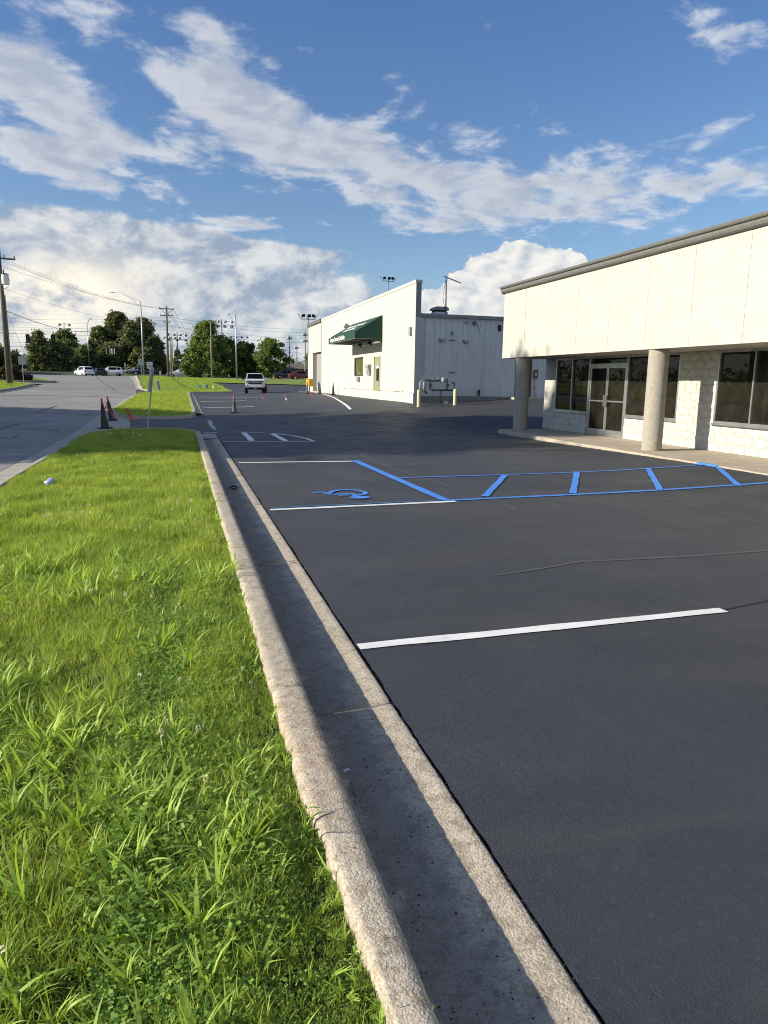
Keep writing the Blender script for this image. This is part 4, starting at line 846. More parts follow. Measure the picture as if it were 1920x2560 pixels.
p = S_(gp(*zz(262, 1330))); m = MB(); m.lathe([(.001, -.26), (.07, -.24), (.10, -.1), (.10, .12), (.06, .22), (.001, .23)], 12, p); m.build('relief_valve', 'gray_box', gm, smooth=True)
m = MB(); a = S_(gp(*zz(205, 1518))); b = S_(gp(*zz(440, 1518))); m.tube([(a.x, a.y, .04), (b.x, b.y, .04)], .03, 6); m.build('ground_pipe', 'walk_concrete', gm)
m = MB()
for x_ in (485, 500, 515): a = S_(gp(*zz(x_, 1505))); m.tube([(a.x, a.y, 0), (a.x, a.y, .14)], .035, 8)
m.build('pipe_stubs', 'white_pipe', gm)
bol = None
for px, py, pt, lb in ((1046.5, 1017, 975, 'cream yellow bollard near the corner of the white wall'), (1137, 1013, 973, 'cream yellow bollard at the right end of the gas pipework')):
    p = un(px, py); hgt = (py-pt)/FPX*(Vector(p)-Vector((0, 0, CAMZ))).dot(Vector(CF))
    t = thing('bollard', lb, 'bollard', p, 0, 'yellow bollards around the gas meter'); m = MB(); m.lathe([(.085, -.05), (.085, hgt-.03), (.07, hgt-.005), (.02, hgt)], 16); m.build('post', 'bollard_yellow', t, smooth=False)
    m = MB(); m.lathe([(.13, -.02), (.13, .012), (.09, .014)], 16); m.build('footing', 'stained_concrete', t)

# ================================================================== VEHICLES
def loft(st):
    m = MB(); vs = []; fs = []
    for x, zb, zt, zr, wd, wr in st:
        vs += [(x, -wd*.93, zb), (x, -wd, (zb+zt)/2), (x, -wd*.965, zt), (x, -wr, zr), (x, -wr*.5, zr+.012), (x, wr*.5, zr+.012), (x, wr, zr), (x, wd*.965, zt), (x, wd, (zb+zt)/2), (x, wd*.93, zb)]
    n = 10
    for i in range(len(st)-1):
        for k in range(n): fs.append((i*n+k, i*n+(k+1) % n, (i+1)*n+(k+1) % n, (i+1)*n+k))
    fs += [tuple(range(n)), tuple((len(st)-1)*n+k for k in range(n-1, -1, -1))]; m.add(vs, fs); return m
SPEC = {'suv': [(-2.32, .45, .80, .84, .80, .74), (-2.26, .36, 1.00, 1.06, .88, .80), (-2.12, .33, 1.06, 1.16, .91, .76), (-1.90, .33, 1.06, 1.58, .92, .66), (-1.2, .33, 1.05, 1.68, .93, .68), (.25, .33, 1.00, 1.66, .93, .68), (.50, .33, 1.0, 1.58, .93, .66), (1.15, .33, .98, 1.03, .92, .74), (2.05, .35, .86, .90, .88, .70), (2.28, .40, .70, .74, .78, .62)],
        'sedan': [(-2.35, .42, .78, .82, .80, .72), (-2.28, .32, .92, .97, .87, .74), (-1.75, .30, .95, 1.00, .90, .70), (-1.05, .30, .93, 1.38, .91, .60), (-.3, .30, .92, 1.44, .91, .61), (.25, .30, .90, 1.40, .91, .60), (1.05, .30, .88, .93, .90, .70), (2.05, .32, .74, .78, .86, .68), (2.32, .38, .58, .62, .76, .6)]}
WIN = {'suv': (3, 6, 7, 2), 'sedan': (3, 5, 6, 2)}
def wheel(parent, x, y, r, wd, rimm='chrome'):
    m = MB(); m.tube([(x, y-wd/2, r), (x, y-wd/2+.03, r), (x, y+wd/2-.03, r), (x, y+wd/2, r)], [r*.92, r, r, r*.92], 20); t = m.build('wheel', 'rubber', parent, smooth=False)
    m = MB(); s_ = 1 if y > 0 else -1; m.tube([(x, y+s_*(wd/2-.01), r), (x, y+s_*(wd/2+.012), r)], [r*.62, r*.55], 14); m.build('rim', rimm, t)
def sidewin(st, i0, i1, side):
    m = MB()
    for i in range(i0, i1):
        a, b = st[i], st[i+1]; q = []
        for s_, t in ((a, .12), (b, .12), (b, .86), (a, .86)):
            x, zb, zt, zr, wd, wr = s_; y = wd*.965+(wr-wd*.965)*t; q.append((x+(.05 if s_ is a else -.05), side*(y+.012), zt+(zr-zt)*t))
        m.add(q, [(0, 1, 2, 3)])
    return m
def crosswin(a, b, tf=.86):
    q = []
    for s_, t, k in ((a, .12, 1), (a, .12, -1), (b, .90, -1), (b, .90, 1)):
        o = a if s_ is a else b; q.append(None)
    m = MB(); ax, _, azt, azr, awd, awr = a; bx_, _, bzt, bzr, bwd, bwr = b; d = Vector((bzr-azr, 0, -(bx_-ax))).normalized(); d = d*(1 if d.z > 0 else -1)*.015
    p = lambda t, k: Vector((ax+(bx_-ax)*t, k*(awr+(bwr-awr)*t)*.92, azr+(bzr-azr)*t+.012))+d
    m.add([p(.08, 1), p(.08, -1), p(.90, -1), p(.90, 1)], [(0, 1, 2, 3)]); return m
def car(name, label, cat, pos, heading, kind, color, group='cars at the far junction', sc_=1.0):
    t = thing(name, label, cat, pos, heading, group); t.scale = (sc_, sc_, sc_); st = SPEC[kind]; i0, i1, f1, r0 = WIN[kind]
    loft(st).build('body', color, t, fix=True)
    for s_ in (-1, 1): sidewin(st, i0, i1, s_).build('side_window', 'car_glass', t)
    crosswin(st[f1] if st[f1][3] < st[i1][3] else st[i1+1], st[i1]).build('windscreen', 'car_glass', t); crosswin(st[r0], st[r0+1]).build('rear_window', 'car_glass', t)
    r = .34 if kind == 'suv' else .32
    for x in (-1.42, 1.42):
        for s_ in (-1, 1): wheel(t, x, s_*.80, r, .22)
    for s_ in (-1, 1):
        m = MB(); m.box((-2.27, s_*.68, .88 if kind == 'suv' else .82), (.10, .26, .17)); m.build('tail_lamp', 'lamp_red', t); m = MB(); m.box((2.16, s_*.62, .70 if kind == 'suv' else .62), (.14, .30, .12)); m.build('headlight', 'lamp_clear', t)
        m = MB(); m.box((.85, s_*1.0, 1.02), (.12, .18, .12)); m.build('mirror', color, t)
    m = MB(); m.box((-2.33, 0, .70), (.02, .34, .14)); m.build('number_plate', 'plate', t)
    m = MB(); m.box((-2.28, 0, .42), (.10, 1.5, .16)); m.box((2.25, 0, .40), (.10, 1.4, .14)); m.build('bumper', 'black' if kind == 'suv' else color, t, bevel=.02); return t
def ground_at(px, py): return un(px, py)
def dpos(px, dep, lift=0.0):
    """real place at a given distance in the direction of a column of the photograph"""
    d = at_d(px, 945, dep); return Vector((d.x, d.y, Hs(d.x, d.y)+lift))
car('white_suv', 'white hatchback SUV with dark rear window seen from behind at the junction', 'suv', dpos(211, 122), RAD(118), 'suv', 'car_white')
car('black_sedan', 'black saloon car seen from behind, right beside the white SUV', 'car', dpos(249, 124), RAD(106), 'sedan', 'car_black', sc_=1.05)
car('white_wagon', 'white SUV seen from its side behind the black saloon', 'suv', dpos(278, 134), RAD(175), 'suv', 'car_white')
car('white_sedan', 'white saloon car driving past the foot of the wooden utility poles', 'car', dpos(452, 138), RAD(178), 'sedan', 'car_white', sc_=1.1)
car('dark_sedan', 'dark car half hidden behind the raised verge and the tall street lamp', 'car', dpos(362, 142), RAD(180), 'sedan', 'car_black', sc_=1.1)
car('white_sedan', 'white car nose showing just left of the tall street lamp', 'car', dpos(341, 150), RAD(180), 'sedan', 'car_silver')
car('red_sedan', 'dark red parked car beside the wall of the white building, below the far house', 'car', dpos(757, 128), RAD(4), 'sedan', 'car_red', 'cars parked below the far house', 1.1)
car('dark_sedan', 'dark parked car between the orange wooden crate and the dark red car', 'car', dpos(721, 134), RAD(2), 'sedan', 'car_black', 'cars parked below the far house', 1.15)
# the white pickup, front to the camera
pk_pos = dpos(637, 71.5); pk = thing('pickup_truck', 'white lifted pickup truck facing the camera on the dark lot', 'pickup truck', pk_pos, RAD(-95))
st = [(-2.9, .85, 1.35, 1.38, .92, .84), (-.95, .80, 1.36, 1.39, .98, .86), (-.80, .78, 1.36, 1.85, .98, .72), (-.3, .78, 1.35, 1.96, .99, .74), (.70, .78, 1.33, 1.93, .99, .74), (1.35, .78, 1.32, 1.36, .99, .84), (2.4, .80, 1.25, 1.30, .98, .84), (2.62, .86, 1.18, 1.22, .95, .82)]
loft(st).build('body', 'car_white', pk, fix=True)
for s_ in (-1, 1): sidewin(st, 2, 5, s_).build('side_window', 'car_glass', pk)
crosswin(st[5], st[4]).build('windscreen', 'car_glass', pk)
m = MB(); m.box((2.66, 0, .98), (.10, 1.90, .58)); nose = m.build('nose', 'car_white', pk, bevel=.05)
for z, h, wd in ((1.17, .075, 1.55), (.98, .15, 1.28)): m = MB(); m.box((2.72, 0, z), (.03, wd, h)); m.build('grille', 'black', nose)
m = MB(); m.box((2.725, 0, 1.09), (.03, 1.75, .035)); m.build('grille_bar', 'chrome', nose); m = MB(); m.box((2.75, 0, 1.09), (.02, .20, .07)); m.build('badge', 'chrome', nose)
for s_ in (-1, 1):
    m = MB(); m.box((2.66, s_*.80, 1.165), (.12, .30, .10)); m.build('headlight', 'lamp_clear', nose); m = MB(); m.box((2.78, s_*.74, .76), (.03, .10, .11)); m.build('fog_lamp', 'black', nose)
    m = MB(); m.box((1.05, s_*1.17, 1.42), (.10, .24, .18)); m.tube([(1.05, s_*.95, 1.40), (1.05, s_*1.1, 1.42)], .03, 6); m.build('mirror', 'car_white' if s_ > 0 else 'black', pk, bevel=.02)
    for x in (-1.75, 1.75): wheel(pk, x, s_*.86, .42, .30, 'black')
m = MB(); m.box((2.70, 0, .72), (.16, 1.86, .26)); m.build('bumper', 'car_white', pk, bevel=.06); m = MB(); m.box((2.66, 0, .54), (.12, 1.3, .12)); m.box((1.75, 0, .42), (.14, 1.5, .12)); m.box((2.5, 0, .46), (.4, .5, .1)); m.build('skid_plate', 'black', pk)
m = MB(); m.box((2.73, 0, .50), (.03, .30, .10)); m.build('tow_hook', 'gray_box', pk)

# ================================================================== CONES, SIGNS, SMALL THINGS
def cone(label, pos, h, body='cone_black', tipm='cone_orange', lean=0.0, la=0.0, bands=None):
    t = thing('traffic_cone', label, 'traffic cone', pos, random.uniform(-.3, .3), 'traffic cones'); t.rotation_euler[0] = lean*math.sin(la); t.rotation_euler[1] = lean*math.cos(la)
    b_ = h*.40; m = MB(); m.box((0, 0, .025), (b_, b_, .05)); m.build('base', 'cone_black' if body != 'cone_red' else 'cone_red', t, bevel=.01)
    m = MB(); r0 = h*.145; m.lathe([(r0, .05), (r0*.9, .07), (r0*.30+.0, h*.80)], 18); m.build('body', body, t, smooth=False)
    m = MB(); m.lathe([(r0*.30, h*.80), (r0*.16, h-.01), (r0*.12, h)], 14); m.build('tip', tipm, t)
    if bands: m = MB(); m.lathe([(r0*.64+.004, h*.42), (r0*.50+.004, h*.58)], 18); m.build('sleeve', bands, t)
    return t
cA = cone('black cone nearest the grass verge, leaning at the mouth of the drive', un(263, 1072), .98, lean=RAD(4), la=RAD(180)); cB = cone('taller black cone with wide red tip and tape, just behind the other at the drive', un(281, 1052), .95, tipm='cone_red', lean=RAD(9), la=RAD(180))
tp_ = thing('barrier_tape', 'red tape wrapped round the two cones at the drive and trailing to the ground', 'tape', un(281, 1052)); T = lambda px, py: at_y(px, py, tp_.location.y-.12)-tp_.location
for q in ([(262, 1004), (268, 1012), (263, 1018), (272, 1022), (281, 1038), (284, 1040)], [(259, 1022), (264, 1020), (266, 1032)], [(280, 1036), (286, 1043), (282, 1047)]):
    m = MB(); pts = [T(*p) for p in q]
    for a, b in zip(pts[:-1], pts[1:]): m.add([a+Vector((0, 0, .03)), b+Vector((0, 0, .03)), b-Vector((0, .01, .03)), a-Vector((0, .01, .03))], [(0, 1, 2, 3)])
    m.build('tape_strip', 'tape_pink', tp_)
cone('grey and black cone with red tip alone on the striped lot', un(586, 1032), .91, 'cone_gray', 'cone_red', bands='cone_black')
cone('red cone standing beside the front wheel of the white pickup', dpos(666, 70), .95, 'cone_red', 'cone_red')
cone('grey cone with orange tip at the start of the curved white line', dpos(768, 56.5), .95, 'cone_gray', 'cone_orange'); cone('black cone with pale tip in front of the porch recess', dpos(799.5, 55), .90, 'cone_black', 'cone_gray'); cone('black cone farthest right, against the sunlit white wall', dpos(833, 52), .90, 'cone_black', 'cone_black')
q = dpos(774, 61); yb = thing('yellow_barrel', 'small yellow barrel behind the grey cone at the corner of the white building', 'barrel', q); m = MB(); m.lathe([(.28, .5), (.30, .55), (.28, 1.05), (.30, 1.1), (.26, 1.15)], 16); m.build('drum', 'yellow', yb); m = MB(); m.lathe([(.05, 0), (.05, .5)], 8); m.build('post', 'pipe_gray', yb)
# orange stake in the drive
q = un(331, 1049); sk = thing('marker_stake', 'orange stake leaning at the mouth of the drive, red ribbon at its foot', 'stake', q); m = MB(); a = at_y(316, 1020, q.y)-q; m.tube([(0, 0, 0), a], .035, 6); m.build('stake', 'cone_orange', sk)
m = MB(); m.lathe([(.14, 0), (.10, .02), (.05, .13), (.001, .15)], 9); m.build('ribbon', 'tape_pink', sk)
# leaning sign on the tip of the near verge
q = at_z(368, 1071, .13); sg = thing('leaning_sign', 'metal sign seen edge on, leaning on its post at the tip of the near verge', 'sign', q)
top = at_y(383, 925, q.y)-q; m = MB(); ax = top.normalized(); m.tube([(0, 0, -.05), top], .022, 6); m.build('post', 'galvanised', sg)
pan = MB(); pc = top*.83; wd_ = Vector((.17, .985, 0)); wd_ = (wd_-ax*wd_.dot(ax)).normalized(); nn_ = ax.cross(wd_); Rm = Matrix((wd_, nn_, ax)).transposed(); n = 8
vs = []; 
for i in range(n+1):
    u = (i/n-.5)*.50; bw = .05*(1-(2*i/n-1)**2)
    for z in (-.37, .37):
        for d in (0, .006): vs.append(pc+Rm@Vector((u, bw+d+.03, z)))
fs = []
for i in range(n): a = i*4; b = a+4; fs += [(a, b, b+2, a+2), (a+1, a+3, b+3, b+1), (a, a+1, b+1, b), (a+2, b+2, b+3, a+3)]
pan.add(vs, fs+[(0, 2, 3, 1), (n*4, n*4+1, n*4+3, n*4+2)]); pan.build('sign_panel', 'sign_back', sg)
def sign(label, px, pyb, pyt, wd, ht, dep, m1='sign_back', rz=0.0, nm='road_sign', cat='sign', words=None, postm='galvanised'):
    p = dpos(px, dep); zt = at_d(px, pyt, dep).z; t = thing(nm, label, cat, p, rz-math.atan2(p.x, p.y)*1.0, 'road signs')
    m = MB(); m.tube([(0, 0, -.05), (0, 0, zt-p.z)], .035, 6); m.build('post', postm, t); m = MB(); m.box((0, -.05, zt-p.z-ht/2), (wd, .015, ht)); pn = m.build('sign_panel', m1, t)
    return t, pn, zt-p.z-ht/2
s0, pn, zc_ = sign('blank grey back of a large sign by the bush on the left verge', 58.5, 959, 891, .66, .80, 69)
s1, _, _ = sign('tall narrow white sign on a thin post before the dark pines', 314, 940, 907, .24, .62, 120)
s2, pn, zc_ = sign('square grey sign beside the foot of the tall street lamp', 354, 938, 898, .80, .95, 112)
m = MB(); m.box((0, -.062, zc_+.05), (.40, .006, .07), rot=Matrix.Rotation(RAD(-40), 3, 'Y')); m.box((.10, -.062, zc_+.18), (.20, .006, .06)); m.build('sign_mark', 'metal_trim', pn)
s3, pn, zc_ = sign('small white sign with dark writing above the leaning sign', 375.5, 970, 905, .58, .70, 76, 'letter_white')
for dz_, wl_ in ((.22, .42), (.12, .46), (-.02, .40), (-.14, .44), (-.24, .34)): m = MB(); m.box((0, -.062, zc_+dz_), (wl_, .004, .045)); m.build('sign_mark', 'metal_trim', pn)
s4, _, _ = sign('little white marker sign far off between lamp and utility pole', 401, 940, 928, .30, .65, 118, 'white_plastic')
s5, _, _ = sign('low grey plate on a thin post, right of two posts on the far lawn', 457, 977, 933, .22, .42, 80, 'gray_box', postm='pale_wood_pole'); s6, _, _ = sign('low narrow plate on a thin post, left of two posts on the far lawn', 445.5, 967, 934, .12, .55, 84, 'gray_box', postm='pale_wood_pole')
q = dpos(397, 74); um = thing('utility_marker', 'short white concrete marker post tilting on the far lawn', 'marker post', q); um.rotation_euler[1] = RAD(-8)
m = MB(); m.box((0, 0, .56), (.34, .16, 1.16)); m.build('post', 'white_plastic', um, bevel=.03); m = MB(); m.box((.02, -.082, .58), (.22, .012, 1.0)); m.build('face_plate', 'gray_box', um)
for px, py, cm_, lb in ((499, 966, 'blue_flag', 'blue box on a stick, left of the row in the far grass'), (516.5, 967, 'blue_flag', 'blue box on a stick, middle of the row in the far grass'), (534.5, 967, 'white_plastic', 'white bucket at the right end of the row in the far grass')):
    q = dpos(px, 80); t = thing('utility_box', lb, 'box', (q.x, q.y, q.z+.1), random.uniform(-.5, .5), 'boxes in the far grass'); m = MB()
    if cm_ == 'blue_flag': m.box((0, 0, .30), (.30, .10, .34)); m.build('case', cm_, t, bevel=.02); m = MB(); m.box((0, 0, .06), (.04, .04, .2)); m.build('stick', 'pale_wood_pole', t)
    else: m.lathe([(.12, 0), (.17, .34)], 14); m.build('case', cm_, t); m = MB(); m.lathe([(.19, .34), (.19, .38)], 14); m.build('rim', cm_, t)
# crushed can and scraps
q = at_z(123, 1205, .15); cn = MB(); vs = []; fs = []
for j in range(9):
    for k in range(16): t = 2*math.pi*k/16; rr = (.033 if 0 < j < 8 else .02)*(1+.45*mn.noise(Vector((math.cos(t)*2, math.sin(t)*2, j*.9)))); vs.append((j*.014-.05, rr*math.cos(t)*1.1, rr*math.sin(t)*.85))
for j in range(8):
    for k in range(16): fs.append((j*16+k, j*16+(k+1) % 16, (j+1)*16+(k+1) % 16, (j+1)*16+k))
fs += [tuple(range(15, -1, -1)), tuple(128+k for k in range(16))]; cn.add(vs, fs); o = cn.build('crushed_can', 'foil', fix=True); o.location = q; o.rotation_euler = (0, RAD(-20), RAD(60)); o.scale = (1.25, 1.25, 1.25); tag(o, 'crumpled silver and blue can lying in the near grass by the street', 'can')
sp = MB(); q = at_z(566, 1225, -.01); sp.tube([(0, 0, .02), (.06, .02, .05), (.12, .0, .03), (.10, -.07, .015), (.03, -.08, .02)], .014, 6); o = sp.build('plastic_scrap', 'black', fix=True); o.location = (.66, q.y, 0); tag(o, 'small curled black scrap lying in the shaded gutter', 'litter')
sp = MB(); sp.add([(0, 0, 0), (.018, .004, .004), (.028, .014, .001), (.012, .02, .005), (-.006, .012, .002)], [(0, 1, 2, 3, 4)]); o = sp.build('paper_scrap', 'white_plastic'); q = at_z(862, 1932, -.01); o.location = (q.x, q.y, -.006); tag(o, 'tiny white paper scrap in the gutter beside the near kerb', 'litter')
lf = MB(); lf.add([(0, 0, 0), (.03, .012, .01), (.06, 0, .004), (.03, -.012, .012)], [(0, 1, 2, 3)]); o = lf.build('fallen_leaf', 'brown_door'); q = at_z(727, 1410, .0); o.location = (q.x, q.y, .004); tag(o, 'small brown leaf on the pale edge of the gutter', 'leaf')

# ================================================================== POLES, LAMPS, WIRES
def zt_at(px, py, dep): return at_d(px, py, dep).z
def street_lamp(label, px, dep, py_top, tip_px, r0=.13):
    b_ = dpos(px, dep); zt = zt_at(px, py_top, dep); t = thing('street_lamp', label, 'street lamp', b_, 0, 'street lamps'); h = zt-b_.z
    m = MB(); m.tube([(0, 0, -.1), (0, 0, h*.5), (0, 0, h)], [r0, r0*.8, r0*.55], 10); m.build('pole', 'galvanised', t, smooth=True); m = MB(); m.lathe([(.22, -.1), (.22, .12), (.15, .14)], 10); m.build('base', 'walk_concrete', t)
    e = at_d(tip_px[0], tip_px[1], dep)-b_; s_ = Vector((0, 0, h)); dr = e-s_; dr_h = Vector((dr.x, dr.y, 0))
    p = [s_, s_+dr_h*.35+Vector((0, 0, dr.z*.35+.15)), s_+dr_h*.72+Vector((0, 0, dr.z*.90+.05)), e]; m = MB(); m.tube(p, [.05, .045, .04, .03], 6); m.tube([Vector((0, 0, h-1.1)), s_+dr_h*.25+Vector((0, 0, dr.z*.15-.15)), p[2]], .03, 6); m.tube([p[1], s_+dr_h*.30+Vector((0, 0, dr.z*.25-.25))], .02, 5); m.build('arm', 'galvanised', t)
    m = MB(); hd_ = dr_h.normalized(); m.box(e+hd_*.25, (.75, .28, .14), rz=math.atan2(hd_.y, hd_.x)); m.build('lamp_head', 'gray_box', t, bevel=.03); return t
street_lamp('tallest street lamp, its long arm reaching left over the road', 360, 113, 757, (283, 731)); street_lamp('bright street lamp with a short arm behind the white pickup', 592, 112, 791, (572, 786)); street_lamp('street lamp bent at its top, behind the white SUV at the junction', 225, 150, 812, (225.5, 797), .11)
def wood_pole(label, px, dep, py_top, tip_px=None, r=.15, m_='wood_pole', arms=(), cat='utility pole', nm='utility_pole', arm_ang=0.0):
    b_ = dpos(px, dep); zt = zt_at(tip_px or px, py_top, dep); t = thing(nm, label, cat, b_, 0, 'utility poles'); h = zt-b_.z; tp = at_d(tip_px or px, py_top, dep)-b_
    m = MB(); m.tube([(0, 0, -.2), tp*.5, tp], [r*1.15, r, r*.75], 10); m.build('pole', m_, t, smooth=True)
    for zf, L, nins in arms:
        c = tp*zf; a = arm_ang; d = Vector((math.cos(a), math.sin(a), 0)); am = MB(); am.box(c, (L, .12, .14), rz=a); ao = am.build('crossarm', m_, t)
        for k in range(nins):
            u = (k/(max(1, nins-1))-.5)*L*.94; p = c+d*u; im = MB(); im.lathe([(.03, .07), (.07, .12), (.05, .2), (.06, .28), (.02, .32)], 8, p); im.build('insulator', 'gray_box', ao)
    return t, tp, b_
up, tp0, b0 = wood_pole('weathered leaning wooden utility pole with transformer at the left edge', 22, 64, 600, -6, .185, arms=((.875, 2.6, 4),), arm_ang=RAD(12))
c = at_d(13, 699, 63.4)-b0; m = MB(); m.lathe([(.26, -.42), (.30, -.38), (.30, .42), (.24, .48)], 16, c); tr_ = m.build('transformer', 'white_plastic', up); m = MB(); m.lathe([(.31, .42), (.31, .47), (.12, .54)], 16, c); m.lathe([(.04, .5), (.06, .7), (.03, .86)], 8, c+Vector((-.1, 0, 0))); m.build('bushing', 'black', tr_)
m = MB(); m.tube([c+Vector((-.45, .1, .1)), c+Vector((-.2, 0, .1))], .05, 6); m.build('bracket', 'pipe_gray', tr_); m = MB(); m.tube([c+Vector((.28, 0, .2)), c+Vector((.38, 0, -.2)), c+Vector((.2, 0, -.62)), c+Vector((-.3, 0, -.9))], .02, 5); m.build('cable', 'wire', tr_)
m = MB(); m.tube([(.30, -.05, 0), tp0*.30+Vector((.26, -.05, 0)), tp0*.62+Vector((.20, -.02, 0))], .07, 6); m.build('conduit', 'pale_wood_pole', up)
m = MB(); m.tube([tp0*.55+Vector((.1, 0, 0)), (2.2, .5, .2)], .012, 4); m.build('guy_wire', 'wire', up)
mp, tpm, bm_ = wood_pole('tall wooden utility pole with two crossarms near the centre left', 421, 121, 766, 416, .19, arms=((.965, 2.5, 3), (.87, 2.1, 4), (.78, 1.1, 2)))
m = MB(); c = tpm; m.tube([c*.965+Vector((-1.1, 0, 0)), c*.89], .035, 5); m.tube([c*.965+Vector((1.1, 0, 0)), c*.89], .035, 5); m.build('brace', 'wood_pole', mp)
wood_pole('bare wooden pole standing in front of the leafy tree', 530, 118, 805, 526.5, .13, 'pale_wood_pole'); wood_pole('plain grey pole close behind the tall pole with crossarms', 427, 132, 846, 426, .13, 'pale_wood_pole')
def stadium(label, px, dep, py_top, rows, wd, tip=None, yb=None, m_='pale_wood_pole', r=.16, big=.28, dark=False):
    b_ = dpos(px, dep); tp = at_d(tip or px, py_top, dep)-b_; t = thing('floodlight_pole', label, 'light pole', b_, 0, 'sports field light poles'); m = MB(); m.tube([(0, 0, -.2), tp*.5, tp], [r, r*.85, r*.6], 8); m.build('pole', m_, t)
    for i, nl in enumerate(rows):
        c = tp-Vector((0, 0, .5+i*1.25)); am = MB(); am.box(c, (wd, .1, .1)); ao = am.build('crossbar', 'metal_trim', t)
        for k in range(nl):
            u = (k/(nl-1)-.5)*wd if nl > 1 else 0; lm = MB(); lm.lathe([(.08, .2), (big, -.05), (big*1.05, -.25)], 10); o = lm.build('floodlight', 'black' if dark else 'galvanised', ao, smooth=True); o.location = c+Vector((u, -.15, -.05)); o.rotation_euler = (RAD(35), RAD(random.uniform(-20, 20)), 0)
    return t
stadium('light pole with four lamps above the round green tree on the left', 162, 210, 806, (2, 2), 2.6, 160, big=.55); stadium('dark floodlight pole with eight lamps above the leafy tree', 556, 200, 798, (4, 4), 5.6, 553.5, m_='metal_trim', r=.28, big=.5)
stadium('floodlight pole with two rows of lamps, right of the utility pole', 445.5, 175, 830, (4, 3), 4.2, 442.5, big=.4); stadium('floodlight pole with one wide row, just left of the taller one', 432, 185, 838, (4,), 4.0, 429.5, big=.4); stadium('short far floodlight pole low between the utility poles', 428.5, 230, 863, (3,), 3.2, big=.4)
stadium('far floodlight pole showing above the leafy tree, right of the street lamp', 597.5, 240, 838, (4,), 5.5, big=.4, dark=True); stadium('far floodlight pole low behind the leafy tree, left of the street lamp', 575.5, 250, 845, (4,), 5.2, big=.4); stadium('short floodlight pole peeping over the gap between two trees', 629.5, 240, 859, (2,), 1.6, big=.4)
stadium('slim grey light pole in open sky right of the trees', 724.5, 150, 837, (2,), .5, 723.5, big=.35, r=.14); stadium('lower slim light pole above the roof of the far house', 740.5, 185, 863, (2,), .6, big=.35, r=.12, m_='metal_trim'); stadium('slim light pole with white lamps close to the white building', 762.5, 140, 828, (2, 2), .7, 763.5, big=.30, r=.14)
def yard_light(label, px, dep, py_top, tip, pyb=None):
    b_ = dpos(px, dep) if pyb is None else Vector((at_d(px, 945, dep).x, at_d(px, 945, dep).y, 0)); tp = at_d(tip, py_top, dep)-b_; t = thing('yard_light', label, 'light pole', b_, 0, 'yard lights'); m = MB(); m.tube([(0, 0, 0), tp], [.10, .06], 8); m.build('pole', 'metal_trim', t)
    am = MB(); am.box(tp-Vector((0, 0, .25)), (1.3, .06, .06)); am.tube([tp+Vector((-.6, 0, -.25)), tp+Vector((-.95, 0, .25))], .04, 5); am.tube([tp+Vector((.6, 0, -.25)), tp+Vector((.95, 0, .25))], .04, 5); ao = am.build('crossbar', 'metal_trim', t)
    for u in (-.45, .1, .5): m = MB(); m.box(tp+Vector((u, -.1, .05)), (.32, .24, .2), rot=Matrix.Rotation(RAD(-30), 3, 'X')@Matrix.Rotation(RAD(u*30), 3, 'Y')); m.build('floodlight', 'black', ao, bevel=.02)
yard_light('thin dark light pole with crossbar just left of the white building', 773, 66, 791, 770); yard_light('dark light fixture rising above the slanting parapet', 970, 78, 697, 970.5, 1)
# wires
def wire(label, a, b, sag, r=.011, cat='power line', n=24):
    a, b = Vector(a), Vector(b); m = MB(); pts = [a.lerp(b, i/n)-Vector((0, 0, sag*4*(i/n)*(1-i/n))) for i in range(n+1)]; m.tube(pts, r, 4, False); o = m.build('power_line', 'wire'); tag(o, label, cat, 'overhead wires')
A_ = lambda px, py, d: at_d(px, py, d)
wire('uppermost wire from the leaning pole to the tall crossarm pole', A_(28, 655, 64), A_(399, 771, 121), .6); wire('second wire from the leaning pole to the tall crossarm pole', A_(30, 661, 64), A_(410, 771, 121), .8, .018); wire('third wire, lower left end, to the tall crossarm pole', A_(-2, 664, 64), A_(432, 772, 121), .7)
wire('wire just over the transformer running to the crossarm pole', A_(6, 720, 64), A_(418, 812, 121), .9); wire('thick cable from the leaning pole towards the bent street lamp', A_(7, 774, 64), A_(222, 828, 148), .7, .03); wire('cable sagging from the leaning pole across to the signals', A_(20, 866, 64), A_(60, 864, 106), .1, .02)
for i, (yl, yr_, lb) in enumerate(((787, 814, 'topmost'), (795, 822, 'second'), (808, 836, 'third'), (815, 849, 'fourth'), (822, 862, 'fifth'), (829, 876, 'lowest'), (842, 893, 'faint low'))):
    wire(f'{lb} of the long wires crossing the whole sky behind the pines', A_(-150, yl-5, 190), A_(417, (yl+yr_)/2-8, 170), 1.2, .022); wire(f'{lb} of the long wires right of the crossarm pole', A_(417, (yl+yr_)/2-8, 170), A_(900, yr_+8, 190), 1.2, .022)
for i, (xa, ya_, lb) in enumerate(((433, 773, 'steepest'), (425, 789, 'middle'), (432, 790, 'lowest'))): wire(f'{lb} wire falling away right of the crossarm pole', A_(xa, ya_, 121), A_(492+i*4, 856+i*6, 230), 1.0, .03)
